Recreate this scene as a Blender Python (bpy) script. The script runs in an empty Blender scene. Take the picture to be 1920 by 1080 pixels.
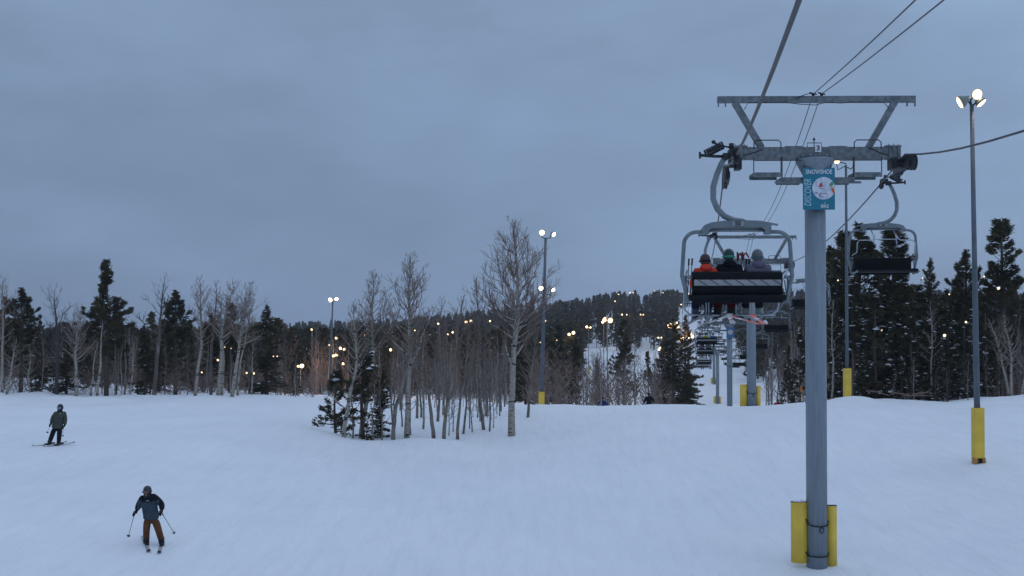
import bpy, bmesh, math, random
import numpy as np
from mathutils import Vector, Matrix
R = math.radians
HAZE = 0.00028
S = bpy.context.scene
C = S.collection

# ---------------------------------------------------------------- camera
FPX = 1867.0; PCY = 607.0; PITCH = R(1.0); CAMZ = 8.0
cam_d = bpy.data.cameras.new('camera'); cam = bpy.data.objects.new('camera', cam_d); C.objects.link(cam)
cam.location = (0, 0, CAMZ); cam.rotation_euler = (R(90) + PITCH, 0, 0)
cam_d.sensor_width = 36; cam_d.lens = 36 * FPX / 1920
cam_d.shift_y = (PCY - 540) / 1920
cam_d.clip_start = 0.2; cam_d.clip_end = 9000
S.camera = cam

# ---------------------------------------------------------------- world: blue dusk overcast
W = bpy.data.worlds.new('World'); S.world = W; W.use_nodes = True
wn, wl = W.node_tree.nodes, W.node_tree.links; wn.clear()
out = wn.new('ShaderNodeOutputWorld')
tc = wn.new('ShaderNodeTexCoord')
sep = wn.new('ShaderNodeSeparateXYZ'); wl.new(tc.outputs['Generated'], sep.inputs[0])
ramp = wn.new('ShaderNodeValToRGB'); wl.new(sep.outputs['Z'], ramp.inputs[0])
cr = ramp.color_ramp
cr.elements[0].position = 0.0; cr.elements[0].color = (0.168, 0.252, 0.40, 1)
cr.elements[1].position = 1.0; cr.elements[1].color = (0.515, 0.65, 0.89, 1)
for p, c in ((0.07, (0.188, 0.280, 0.440, 1)), (0.20, (0.203, 0.296, 0.452, 1)), (0.34, (0.225, 0.322, 0.480, 1))):
    e = cr.elements.new(p); e.color = c
# wide soft cloud mottling
mp = wn.new('ShaderNodeMapping'); wl.new(tc.outputs['Generated'], mp.inputs[0]); mp.inputs['Scale'].default_value = (2.2, 2.2, 6.0)
mp.inputs['Location'].default_value = (1.7, 0.4, 0.3)
nz = wn.new('ShaderNodeTexNoise'); wl.new(mp.outputs[0], nz.inputs[0]); nz.inputs['Scale'].default_value = 1.1; nz.inputs['Detail'].default_value = 5; nz.inputs['Roughness'].default_value = 0.56
mr = wn.new('ShaderNodeMapRange'); wl.new(nz.outputs['Fac'], mr.inputs[0])
mr.inputs[1].default_value = 0.3; mr.inputs[2].default_value = 0.7; mr.inputs[3].default_value = 0.83; mr.inputs[4].default_value = 1.17
# the sky is a little brighter towards the right, where the sun went down behind the cloud
mx = wn.new('ShaderNodeMapRange'); wl.new(sep.outputs['X'], mx.inputs[0])
mx.inputs[1].default_value = -0.1; mx.inputs[2].default_value = 0.45; mx.inputs[3].default_value = 0.97; mx.inputs[4].default_value = 1.26
mm = wn.new('ShaderNodeMath'); mm.operation = 'MULTIPLY'; wl.new(mr.outputs[0], mm.inputs[0]); wl.new(mx.outputs[0], mm.inputs[1])
bg = wn.new('ShaderNodeBackground'); wl.new(ramp.outputs[0], bg.inputs[0]); wl.new(mm.outputs[0], bg.inputs[1])
sky = wn.new('ShaderNodeTexSky'); sky.sky_type = 'NISHITA'; sky.sun_disc = False
sky.sun_elevation = R(4); sky.sun_rotation = R(70)
bg2 = wn.new('ShaderNodeBackground'); wl.new(sky.outputs[0], bg2.inputs[0]); bg2.inputs[1].default_value = 0.008
add = wn.new('ShaderNodeAddShader'); wl.new(bg.outputs[0], add.inputs[0]); wl.new(bg2.outputs[0], add.inputs[1]); wl.new(add.outputs[0], out.inputs[0])

sd = bpy.data.lights.new('sun', 'SUN'); sun = bpy.data.objects.new('sun', sd); C.objects.link(sun)
sd.energy = 0.12; sd.angle = R(50); sd.color = (0.85, 0.92, 1.0); sun.rotation_euler = (R(35), R(25), R(20))

S.view_settings.view_transform = 'Standard'; S.view_settings.look = 'None'
S.view_settings.exposure = 0.0; S.view_settings.gamma = 1.0; S.view_settings.use_curve_mapping = False
S.render.engine = 'CYCLES'
S.cycles.max_bounces = 5; S.cycles.diffuse_bounces = 2; S.cycles.glossy_bounces = 2; S.cycles.sample_clamp_indirect = 3

# ---------------------------------------------------------------- helpers
def P(px, py, Y):
    """world point that the full-size photo shows at (px, py), at depth Y in front of the camera"""
    dx = (px - 960) / FPX; up = (PCY - py) / FPX
    dy = math.cos(PITCH) - up * math.sin(PITCH); dz = math.sin(PITCH) + up * math.cos(PITCH)
    s = Y / dy
    return Vector((dx * s, Y, CAMZ + dz * s))

MATS = {}
def mat(name, col, rough=0.6, metal=0.0, var=0.0, scale=3.0, col2=None, bump=0.0, bscale=40.0, spec=0.5, emis=None, estr=0.0, stretch=None, lo=0.35, hi=0.65):
    if name in MATS: return MATS[name]
    m = bpy.data.materials.new(name); m.use_nodes = True
    n, l = m.node_tree.nodes, m.node_tree.links
    b = n['Principled BSDF']; b.inputs['Roughness'].default_value = rough; b.inputs['Metallic'].default_value = metal
    b.inputs['Specular IOR Level'].default_value = spec
    b.inputs['Base Color'].default_value = (*col, 1)
    if var or col2 or bump:
        t = n.new('ShaderNodeTexCoord'); mpn = n.new('ShaderNodeMapping'); l.new(t.outputs['Object'], mpn.inputs[0])
        if stretch: mpn.inputs['Scale'].default_value = stretch
    if var or col2:
        c2 = col2 if col2 else tuple(max(0, c * (1 - var)) for c in col)
        c1 = col if col2 else tuple(c * (1 + var) for c in col)
        x = n.new('ShaderNodeTexNoise'); l.new(mpn.outputs[0], x.inputs[0]); x.inputs['Scale'].default_value = scale; x.inputs['Detail'].default_value = 5
        r = n.new('ShaderNodeValToRGB'); l.new(x.outputs['Fac'], r.inputs[0])
        r.color_ramp.elements[0].position = lo; r.color_ramp.elements[0].color = (*c1, 1)
        r.color_ramp.elements[1].position = hi; r.color_ramp.elements[1].color = (*c2, 1)
        l.new(r.outputs[0], b.inputs['Base Color'])
    if bump:
        x2 = n.new('ShaderNodeTexNoise'); l.new(mpn.outputs[0], x2.inputs[0]); x2.inputs['Scale'].default_value = bscale; x2.inputs['Detail'].default_value = 4
        bu = n.new('ShaderNodeBump'); bu.inputs['Strength'].default_value = bump; l.new(x2.outputs['Fac'], bu.inputs['Height']); l.new(bu.outputs[0], b.inputs['Normal'])
    if emis:
        b.inputs['Emission Color'].default_value = (*emis, 1); b.inputs['Emission Strength'].default_value = estr
    MATS[name] = m
    return m

M_galv = mat('galvanised steel', (0.20, 0.225, 0.24), 0.55, 0.35, col2=(0.10, 0.12, 0.13), scale=7, bump=0.05)
M_tube = mat('painted steel tube', (0.21, 0.25, 0.29), 0.5, 0.15, var=0.10, scale=2.5, stretch=(6, 6, .5), bump=0.03)
M_frame = mat('grey chair frame', (0.17, 0.20, 0.22), 0.45, 0.3, var=0.15, scale=5)
M_bright = mat('bright bar steel', (0.42, 0.46, 0.50), 0.35, 0.5, var=0.1)
M_dark = mat('dark iron', (0.025, 0.03, 0.035), 0.5, 0.4, var=0.3)
M_rope = mat('steel rope', (0.075, 0.075, 0.085), 0.45, 0.5, var=0.3, scale=60)
M_black = mat('black vinyl', (0.0045, 0.0060, 0.0085), 0.75, 0, var=0.25, bump=0.1, bscale=20, spec=0.2)
M_stripe = mat('pale vinyl stripe', (0.30, 0.30, 0.31), 0.7, var=0.12)
M_white = mat('white paint', (0.72, 0.74, 0.76), 0.6, var=0.05)
M_ink = mat('black ink', (0.01, 0.01, 0.012), 0.6)
M_teal = mat('teal sign print', (0.010, 0.175, 0.255), 0.5, var=0.06)
M_yellow = mat('yellow vinyl pad', (0.74, 0.50, 0.055), 0.6, var=0.10, scale=2, bump=0.15, bscale=6)
M_strap = mat('black strap', (0.01, 0.01, 0.012), 0.7)
M_wood = mat('orange pad block', (0.42, 0.20, 0.05), 0.8, var=0.2)
M_pole = mat('light pole steel', (0.10, 0.125, 0.15), 0.5, 0.3, var=0.12, scale=2)
M_shade = mat('lamp housing', (0.20, 0.23, 0.22), 0.5, 0.2, var=0.1)
M_lens = mat('lit lens', (1, 0.9, 0.8), 0.4, emis=(1.0, 0.80, 0.58), estr=38)
M_lens2 = mat('lit warm lens', (1, 0.8, 0.6), 0.4, emis=(1.0, 0.62, 0.30), estr=2.3)
M_lens3 = mat('lit greenish lens', (1, 1, 0.8), 0.4, emis=(0.95, 0.80, 0.36), estr=2.0)
M_needle = mat('conifer needles', (0.082, 0.074, 0.042), 0.85, var=0, col2=(0.038, 0.040, 0.026), scale=1.1, spec=0.2)
M_needle2 = mat('olive pine needles', (0.130, 0.108, 0.050), 0.85, col2=(0.060, 0.058, 0.032), scale=1.1, spec=0.2)
M_bark = mat('pine bark', (0.085, 0.062, 0.052), 0.9, var=0.35, scale=9, bump=0.4, bscale=14)
M_twig = mat('bare twigs', (0.185, 0.128, 0.104), 0.85, var=0.2, scale=4)
M_twigd = mat('dead dark limbs', (0.050, 0.042, 0.042), 0.85, var=0.2, scale=4)
M_snowc = mat('clinging snow', (0.78, 0.80, 0.84), 0.7)
def aspen_bark():
    m = mat('aspen bark', (0.30, 0.285, 0.27), 0.85, bump=0.2, bscale=12)
    n, l = m.node_tree.nodes, m.node_tree.links; b = n['Principled BSDF']
    t = n.new('ShaderNodeTexCoord'); mp_ = n.new('ShaderNodeMapping'); l.new(t.outputs['Object'], mp_.inputs[0]); mp_.inputs['Scale'].default_value = (2.2, 2.2, 6)
    x = n.new('ShaderNodeTexNoise'); l.new(mp_.outputs[0], x.inputs[0]); x.inputs['Scale'].default_value = 1.3; x.inputs['Detail'].default_value = 3
    r = n.new('ShaderNodeValToRGB'); l.new(x.outputs['Fac'], r.inputs[0]); e = r.color_ramp.elements
    e[0].position = 0.38; e[0].color = (0.035, 0.03, 0.03, 1); e[1].position = 0.44; e[1].color = (0.37, 0.335, 0.29, 1)
    q = e.new(0.62); q.color = (0.26, 0.225, 0.185, 1)
    l.new(r.outputs[0], b.inputs['Base Color'])
    return m
M_aspen = aspen_bark()

def tag(o, label=None, cat=None, group=None, kind=None):
    if label: o['label'] = label
    if cat: o['category'] = cat
    if group: o['group'] = group
    if kind: o['kind'] = kind
    return o
def empty(name, loc=(0, 0, 0), rz=0.0, label=None, cat=None, group=None):
    o = bpy.data.objects.new(name, None); C.objects.link(o); o.location = loc; o.rotation_euler = (0, 0, rz)
    o.empty_display_size = 0.2
    return tag(o, label, cat, group)
def link(name, me, parent=None, loc=None, rz=0, scale=None):
    o = bpy.data.objects.new(name, me); C.objects.link(o)
    if parent: o.parent = parent
    if loc is not None: o.location = loc
    if rz: o.rotation_euler = (0, 0, rz)
    if scale: o.scale = scale
    return o
def copy_tree(o, parent=None):
    c = o.copy(); C.objects.link(c)
    if parent is not None: c.parent = parent
    for ch in [k for k in ALLCH.get(o.name, [])]:
        copy_tree(bpy.data.objects[ch], c)
    return c
ALLCH = {}
def remember(o):
    """note the children of a source thing so that copy_tree can walk it quickly"""
    ALLCH[o.name] = [c.name for c in o.children]
    for c in o.children: remember(c)

class MB:
    def __init__(s): s.v = []; s.f = []; s.m = []; s.sm = []
    def add(s, vs, fs, mi=0, smooth=False):
        b = len(s.v); s.v.extend([tuple(v) for v in vs])
        for f in fs: s.f.append(tuple(i + b for i in f)); s.m.append(mi); s.sm.append(smooth)
    def box(s, cx, cy, cz, sx, sy, sz, mi=0, rot=None):
        h = [(x * sx / 2, y * sy / 2, z * sz / 2) for x in (-1, 1) for y in (-1, 1) for z in (-1, 1)]
        if rot is not None: h = [rot @ Vector(p) for p in h]
        s.add([(p[0] + cx, p[1] + cy, p[2] + cz) for p in h], [(0, 1, 3, 2), (4, 6, 7, 5), (0, 4, 5, 1), (2, 3, 7, 6), (0, 2, 6, 4), (1, 5, 7, 3)], mi)
    def beam(s, a, b, w, h, mi=0, up=(0, 0, 1)):
        a, b = Vector(a), Vector(b); d = (b - a); L = d.length; d.normalize()
        u = Vector(up); x = d.cross(u)
        if x.length < 1e-4: x = d.cross(Vector((0, 1, 0)))
        x.normalize(); z = x.cross(d)
        vs = []
        for p in (a, b):
            for i, j in ((-1, -1), (1, -1), (1, 1), (-1, 1)): vs.append(p + x * (i * w / 2) + z * (j * h / 2))
        s.add(vs, [(0, 1, 2, 3), (7, 6, 5, 4), (0, 4, 5, 1), (1, 5, 6, 2), (2, 6, 7, 3), (3, 7, 4, 0)], mi)
    def tube(s, pts, rad, n=8, mi=0, cap=True, smooth=True):
        pts = [Vector(p) for p in pts]
        if not hasattr(rad, '__len__'): rad = [rad] * len(pts)
        vs = []; x = None
        for i, p in enumerate(pts):
            t = (pts[min(i + 1, len(pts) - 1)] - pts[max(i - 1, 0)])
            if t.length < 1e-9: t = Vector((0, 0, 1))
            t.normalize()
            if x is None:
                x = t.cross(Vector((0, 0, 1)))
                if x.length < 0.05: x = t.cross(Vector((0, 1, 0)))
            else: x = x - t * x.dot(t)
            x.normalize(); y = t.cross(x)
            for k in range(n):
                a = 2 * math.pi * k / n; vs.append(p + (x * math.cos(a) + y * math.sin(a)) * rad[i])
        fs = []
        for i in range(len(pts) - 1):
            for k in range(n):
                k2 = (k + 1) % n; fs.append((i * n + k, i * n + k2, (i + 1) * n + k2, (i + 1) * n + k))
        s.add(vs, fs, mi, smooth)
        if cap:
            b = len(s.v) - len(vs)
            s.f.append(tuple(b + k for k in range(n))[::-1]); s.m.append(mi); s.sm.append(False)
            e = b + (len(pts) - 1) * n
            s.f.append(tuple(e + k for k in range(n))); s.m.append(mi); s.sm.append(False)
    def disc(s, c, r, nrm, n=16, mi=0, th=0.02):
        nrm = Vector(nrm).normalized(); c = Vector(c)
        s.tube([c - nrm * th / 2, c + nrm * th / 2], r, n, mi)
    def ball(s, c, rx, ry, rz, n=12, mi=0, zmin=-1.0, rot=None):
        m = max(5, n // 2 + 1); vs = []; fs = []
        lo = math.asin(max(-1, zmin))
        for i in range(m + 1):
            la = lo + (math.pi / 2 - lo) * i / m
            for k in range(n):
                a = 2 * math.pi * k / n
                q = Vector((math.cos(la) * math.cos(a) * rx, math.cos(la) * math.sin(a) * ry, math.sin(la) * rz))
                if rot is not None: q = rot @ q
                vs.append(q + Vector(c))
        for i in range(m):
            for k in range(n):
                k2 = (k + 1) % n; fs.append((i * n + k, i * n + k2, (i + 1) * n + k2, (i + 1) * n + k))
        s.add(vs, fs, mi, True)
        b = len(s.v) - len(vs); s.f.append(tuple(b + k for k in range(n))[::-1]); s.m.append(mi); s.sm.append(False)
    def mesh(s, name, mats):
        me = bpy.data.meshes.new(name); me.from_pydata(s.v, [], s.f)
        for m in (mats if isinstance(mats, (list, tuple)) else [mats]): me.materials.append(m)
        me.polygons.foreach_set('material_index', s.m); me.polygons.foreach_set('use_smooth', s.sm); me.update()
        return me
    def build(s, name, mats, parent=None, **k): return link(name, s.mesh(name, mats), parent, **k)

def np_mesh(name, V, F, mi, mats, smooth=False):
    """V (n,3) floats, F (m,k) ints with constant k"""
    me = bpy.data.meshes.new(name); n, k = F.shape
    me.vertices.add(len(V)); me.vertices.foreach_set('co', np.asarray(V, dtype=np.float32).ravel())
    me.loops.add(n * k); me.loops.foreach_set('vertex_index', np.asarray(F, dtype=np.int32).ravel())
    me.polygons.add(n); me.polygons.foreach_set('loop_start', np.arange(0, n * k, k, dtype=np.int32))
    me.polygons.foreach_set('loop_total', np.full(n, k, dtype=np.int32))
    for m in (mats if isinstance(mats, (list, tuple)) else [mats]): me.materials.append(m)
    me.polygons.foreach_set('material_index', np.asarray(mi, dtype=np.int32) if hasattr(mi, '__len__') else np.full(n, mi, dtype=np.int32))
    me.polygons.foreach_set('use_smooth', np.full(n, smooth, dtype=bool))
    me.update(calc_edges=True); me.validate()
    return me

def text_mesh(txt, size, bold=0.0, shear=0.0, extrude=0.004, sx=1.0):
    cu = bpy.data.curves.new('txt', 'FONT'); cu.body = txt; cu.size = size; cu.offset = bold; cu.shear = shear
    cu.align_x = 'CENTER'; cu.align_y = 'CENTER'; cu.extrude = extrude; cu.resolution_u = 4
    o = bpy.data.objects.new('txt', cu); C.objects.link(o); bpy.context.view_layer.update()
    me = bpy.data.meshes.new_from_object(o.evaluated_get(bpy.context.evaluated_depsgraph_get()))
    bpy.data.objects.remove(o); me.materials.clear()
    for v in me.vertices: v.co.x *= sx
    return me
def add_text(txt, size, m, parent, loc, rot=(R(90), 0, 0), name='lettering', **k):
    me = text_mesh(txt, size, **k); me.materials.append(m); o = link(name, me, parent, loc); o.rotation_euler = rot
    return o

# ---------------------------------------------------------------- the ground
ctrl = []   # azimuth, log r, z
def cpx(px, py, Y): p = P(px, py, Y); ctrl.append((math.atan2(p.x, p.y), math.log(math.hypot(p.x, p.y)), p.z))
def cz(px, Y, z): x = (px - 960) / FPX * Y; ctrl.append((math.atan2(x, Y), math.log(math.hypot(x, Y)), z + CAMZ))
for t in ((280,1022,28),(107,835,41.5),(1528,1064,28),(1834,868,40),(1588,752,66),(1409,769,62),
          (1000,760,60),(1100,760,60),(1250,760,60),(1480,760,60),(1700,757,62),(1850,754,62),
          (957,815,50),(680,829,49),(765,826,49),(835,831,48),(906,808,52),(987,784,54),(912,779,60),(790,790,57),(618,808,51),(550,800,50),
          (600,745,100),(700,748,95),(850,753,80),(640,770,68),
          (0,738,85),(200,741,85),(300,741,85),(450,741,85),(540,744,90),(300,790,55),(420,770,65),(500,860,42),
          (960,900,38),(700,1000,30),(1250,880,40),(1700,1000,31),(1700,900,39),
          (1600,752,90),(1750,752,90),(1900,750,90),(1450,715,205),(1338,721,209),(1345,756,171),(1370,712,230)):
    cpx(*t)
for t in ((1217,75,-5.7),(1458,80,-6.3),(1050,90,-6.5),(1250,110,-7.5),(1100,130,-8.5),(1368,105,-8.2),(1500,130,-7.5),(900,130,-8),(600,150,-8),(300,150,-7),(0,150,-6),
          (-400,60,-4.4),(-400,100,-4.6),(2300,60,-3.2),(2300,100,-3.5)):
    cz(*t)
hill = {1309:((690,270),(650,340),(615,420),(590,500),(578,600)), 1100:((700,240),(655,330),(620,420),(600,500),(592,620)),
        1200:((705,230),(650,330),(618,420),(592,500),(577,620)), 950:((725,200),(690,270),(650,360),(628,450),(612,560)),
        800:((735,170),(700,250),(672,350),(648,450),(630,580)), 600:((735,170),(704,250),(672,380),(648,500),(634,650)),
        300:((735,170),(704,250),(672,380),(655,500),(645,650)), 0:((735,170),(704,250),(672,380),(655,500),(645,650)),
        1450:((690,270),(645,340),(612,420),(590,500),(575,600)), 1600:((715,180),(690,250),(640,350),(600,450),(578,600)),
        1900:((715,180),(690,250),(640,350),(600,450),(578,600))}
for px, l in hill.items():
    for py, Y in l: cpx(px, py, Y)
for a in (-70, -35, 0, 35, 70):
    ctrl.append((R(a), math.log(8), -6.9 + CAMZ)); ctrl.append((R(a), math.log(1200), 4 + CAMZ)); ctrl.append((R(a), math.log(5000), -40 + CAMZ))
for a in (-70, 70):
    ctrl.append((R(a), math.log(30), -5.6 + CAMZ)); ctrl.append((R(a), math.log(70), -4.4 + CAMZ)); ctrl.append((R(a), math.log(200), -6 + CAMZ)); ctrl.append((R(a), math.log(500), 2 + CAMZ))
K = np.array(ctrl); KA = K[:, :2] * np.array([2.4, 1.0])
def _phi(d2): return 0.5 * d2 * np.log(d2 + 1e-12)
n_ = len(K)
A = np.zeros((n_ + 3, n_ + 3)); D2 = ((KA[:, None] - KA[None]) ** 2).sum(-1)
A[:n_, :n_] = _phi(D2) + np.eye(n_) * 2e-4
A[:n_, n_] = 1; A[:n_, n_ + 1:] = KA; A[n_, :n_] = 1; A[n_ + 1:, :n_] = KA.T
TW = np.linalg.solve(A, np.concatenate([K[:, 2], np.zeros(3)]))
def wave(x, y):
    z = 0.0
    for k, (a, s, h) in enumerate(((.3, .045, .10), (1.7, .07, .07), (2.6, .13, .045), (.9, .21, .03), (2.1, .35, .018), (.1, .6, .010), (1.3, .9, .006))):
        z = z + h * np.sin((x * math.cos(a) + y * math.sin(a)) * s * 2 * math.pi + 1.7 * k + 1.3 * np.sin((x * math.sin(a) - y * math.cos(a)) * s * 3.1 + k))
    return z
MOUNDS = []
def gz(x, y):
    x = np.atleast_1d(np.asarray(x, float)); y = np.atleast_1d(np.asarray(y, float))
    az = np.clip(np.arctan2(x, y), -R(70), R(70)); r = np.log(np.clip(np.hypot(x, y), 8, 5000))
    q = np.stack([az * 2.4, r], 1); z = np.empty(len(x))
    for i in range(0, len(x), 20000):
        d2 = ((q[i:i + 20000, None] - KA[None]) ** 2).sum(-1)
        z[i:i + 20000] = _phi(d2) @ TW[:n_] + TW[n_] + q[i:i + 20000] @ TW[n_ + 1:]
    z = z + wave(x, y) * np.clip((np.hypot(x, y) - 20) / 40, .25, 1.0)
    for mx_, my_, mr_, mh_ in MOUNDS: z = z + mh_ * np.exp(-((x - mx_) ** 2 + (y - my_) ** 2) / (mr_ * mr_))
    return z
def g(x, y): return float(gz(x, y)[0])
def G(px, Y): x = (px - 960) / FPX * Y; return Vector((x, Y, g(x, Y)))
# snow banks along the edge of the right-hand woods, wells round the island
rng = random.Random(5)
for px in range(1560, 2050, 26):
    Y = 66 + rng.uniform(-1.5, 2.5); MOUNDS.append(((px - 960) / FPX * Y, Y, rng.uniform(.9, 1.8), rng.uniform(.04, .22)))
for px in range(-60, 600, 30):
    Y = 80 + rng.uniform(-3, 3); MOUNDS.append(((px - 960) / FPX * Y, Y, rng.uniform(1.0, 2.2), rng.uniform(.05, .22)))
MOUNDS.append((8.6, 28.3, 1.0, .07)); MOUNDS.append((15.4 * 40 / 33, 40.3, .9, .06))
MOUNDS.append(((1598 - 960) / FPX * 64, 64.5, 2.2, .22))
MOUNDS.append(((614 - 960) / FPX * 51.5, 51.5, 1.25, -.85)); MOUNDS.append(((575 - 960) / FPX * 49.5, 49.5, 2.2, .30))
for px in (640, 700, 765, 810, 850): MOUNDS.append(((px - 960) / FPX * 46.8, 46.8, 1.6, .16))

def snow_ground():
    az = np.concatenate([np.linspace(-180, -42, 40, endpoint=False), np.linspace(-42, 42, 520, endpoint=False), np.linspace(42, 180, 41)])
    rr = np.concatenate([[0.05], np.exp(np.linspace(math.log(3), math.log(140), 330)), np.exp(np.linspace(math.log(144), math.log(5000), 110))])
    Az, Rr = np.meshgrid(np.radians(az), rr); X = (Rr * np.sin(Az)).ravel(); Y = (Rr * np.cos(Az)).ravel()
    V = np.stack([X, Y, gz(X, Y)], 1); nr, na = Az.shape
    i = np.arange(nr - 1)[:, None] * na + np.arange(na - 1)[None]
    F = np.stack([i, i + 1, i + na + 1, i + na], -1).reshape(-1, 4)[:, ::-1]
    m = bpy.data.materials.new('groomed snow'); m.use_nodes = True
    n, l = m.node_tree.nodes, m.node_tree.links; b = n['Principled BSDF']
    b.inputs['Roughness'].default_value = 0.65; b.inputs['Specular IOR Level'].default_value = 0.25
    t = n.new('ShaderNodeTexCoord')
    x = n.new('ShaderNodeTexNoise'); l.new(t.outputs['Object'], x.inputs[0]); x.inputs['Scale'].default_value = 0.22; x.inputs['Detail'].default_value = 7; x.inputs['Roughness'].default_value = 0.6
    r = n.new('ShaderNodeValToRGB'); l.new(x.outputs['Fac'], r.inputs[0])
    r.color_ramp.elements[0].position = 0.3; r.color_ramp.elements[0].color = (0.79, 0.805, 0.835, 1)
    r.color_ramp.elements[1].position = 0.7; r.color_ramp.elements[1].color = (0.86, 0.87, 0.885, 1)
    # ski tracks and scraped grain, mostly down the fall line
    mpn = n.new('ShaderNodeMapping'); l.new(t.outputs['Object'], mpn.inputs[0]); mpn.inputs['Rotation'].default_value = (0, 0, R(-14)); mpn.inputs['Scale'].default_value = (1.0, 0.16, 1)
    y = n.new('ShaderNodeTexNoise'); l.new(mpn.outputs[0], y.inputs[0]); y.inputs['Scale'].default_value = 2.3; y.inputs['Detail'].default_value = 8; y.inputs['Roughness'].default_value = 0.65; y.inputs['Distortion'].default_value = 0.6
    z = n.new('ShaderNodeTexNoise'); l.new(t.outputs['Object'], z.inputs[0]); z.inputs['Scale'].default_value = 9; z.inputs['Detail'].default_value = 5
    ma = n.new('ShaderNodeMath'); ma.operation = 'MULTIPLY_ADD'; l.new(z.outputs['Fac'], ma.inputs[0]); ma.inputs[1].default_value = 0.25; l.new(y.outputs['Fac'], ma.inputs[2])
    # fine criss-crossing ski lines: thin ridges of two stretched noises
    prev = ma
    for rot_, sc_ in ((-26, .30), (6, .24)):
        m4 = n.new('ShaderNodeMapping'); l.new(t.outputs['Object'], m4.inputs[0]); m4.inputs['Rotation'].default_value = (0, 0, R(rot_)); m4.inputs['Scale'].default_value = (1, .045, 1)
        q4 = n.new('ShaderNodeTexNoise'); l.new(m4.outputs[0], q4.inputs[0]); q4.inputs['Scale'].default_value = sc_ * 3; q4.inputs['Detail'].default_value = 0
        s4 = n.new('ShaderNodeMath'); s4.operation = 'SUBTRACT'; l.new(q4.outputs['Fac'], s4.inputs[0]); s4.inputs[1].default_value = .5
        a4 = n.new('ShaderNodeMath'); a4.operation = 'ABSOLUTE'; l.new(s4.outputs[0], a4.inputs[0])
        r4 = n.new('ShaderNodeMapRange'); l.new(a4.outputs[0], r4.inputs[0]); r4.inputs[1].default_value = 0; r4.inputs[2].default_value = .006; r4.inputs[3].default_value = -.055; r4.inputs[4].default_value = 0
        d4 = n.new('ShaderNodeMath'); d4.operation = 'ADD'; l.new(prev.outputs[0], d4.inputs[0]); l.new(r4.outputs[0], d4.inputs[1]); prev = d4
    ma = prev
    bu = n.new('ShaderNodeBump'); bu.inputs['Strength'].default_value = 0.75; bu.inputs['Distance'].default_value = 0.09; l.new(ma.outputs[0], bu.inputs['Height']); l.new(bu.outputs[0], b.inputs['Normal'])
    r2 = n.new('ShaderNodeValToRGB'); l.new(y.outputs['Fac'], r2.inputs[0]); r2.color_ramp.elements[0].position = .35; r2.color_ramp.elements[0].color = (.955, .96, .965, 1); r2.color_ramp.elements[1].position = .55; r2.color_ramp.elements[1].color = (1, 1, 1, 1)
    mu = n.new('ShaderNodeMix'); mu.data_type = 'RGBA'; mu.blend_type = 'MULTIPLY'; mu.inputs[0].default_value = 1; l.new(r.outputs[0], mu.inputs[6]); l.new(r2.outputs[0], mu.inputs[7]); l.new(mu.outputs[2], b.inputs['Base Color'])
    o = link('snow_ground', np_mesh('snow_ground', V, F, 0, m, True)); tag(o, 'groomed snow slope with faint ski tracks', None, None, 'structure')
snow_ground()
# ---------------------------------------------------------------- the chairlift line
LT = 0.1869                    # the line runs away to the right of the view
LA = math.atan(LT)             # its bearing
CXO, HG = 3.31, 2.54           # centre offset, half gauge
TROT, CROT = -.012, -.025      # towers and chairs hang square to the view, not quite to the line
def lx(Y, off): return LT * Y + off
def zpix(py, Y): return P(960, py, Y).z
TOW = [(28, 1062, 5.27), (62, 769, 4.95), (105, None, 1.9), (171, None, -1.6), (209, 720, -1.2), (270, None, 2.8), (340, None, 8.6), (420, None, 16.0), (500, None, 23.5), (590, None, 29.5)]
SAG = [0, .55, .55, .6, .2, .4, .45, .5, .5, .6]
def rope_z(Y, side=-1):
    if Y <= 28: return CAMZ + 2.2 + .034 * Y + .0021 * Y * Y + (.30 if side > 0 else 0) + .17 * (max(0, Y - 20) / 8) ** 2
    for i in range(len(TOW) - 1):
        a, b = TOW[i], TOW[i + 1]
        if Y <= b[0]:
            t = (Y - a[0]) / (b[0] - a[0]); dz = (0.0 if i else (-.30 if side < 0 else 0.0) * (1 - t)); return CAMZ + dz + a[2] + (b[2] - a[2]) * t - 4 * SAG[i + 1] * t * (1 - t)
    return CAMZ + TOW[-1][2] + (Y - TOW[-1][0]) * .05
for side, off, lab in ((-1, CXO - HG, 'thick haul rope from the top of the view along the left side of the towers'), (1, CXO + HG, 'thick steel haul rope on the right side of the lift towers')):
    mb = MB(); ys = list(np.linspace(-30, 28, 30)) + list(np.linspace(28, 209, 90))[1:] + list(np.linspace(209, 620, 60))[1:]
    mb.tube([(lx(Y, off), Y, rope_z(Y, side)) for Y in ys], 0.024, 8)
    tag(mb.build('haul_rope', M_rope), lab, 'lift cable', 'haul ropes of the chairlift')
for off, lab, nx in ((3.27, 'thin cable strung over the middle of the tower top bars, left of the pair', 0), (3.50, 'thin cable strung over the middle of the tower top bars, right of the pair', 1)):
    pts = []
    span = [(-20, 1.2)] + [(t[0], t[2] + 1.70) for t in TOW]
    for i in range(len(span) - 1):
        (a, za), (b, zb) = span[i], span[i + 1]
        s = (.35, .9, .8, .9, .3, .4, .5, .5, .5, .5)[i]
        for k in range(14):
            t = k / 14; pts.append((lx(a + (b - a) * t, off) + (.0148 * (b - a) * (1 - t) * nx if i == 0 else 0), a + (b - a) * t, CAMZ + za + (zb - za) * t - 4 * s * t * (1 - t)))
    mb = MB(); mb.tube(pts, 0.0135, 6); tag(mb.build('communication_cable', M_rope), lab, 'cable', 'thin cables above the lift towers')

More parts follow.
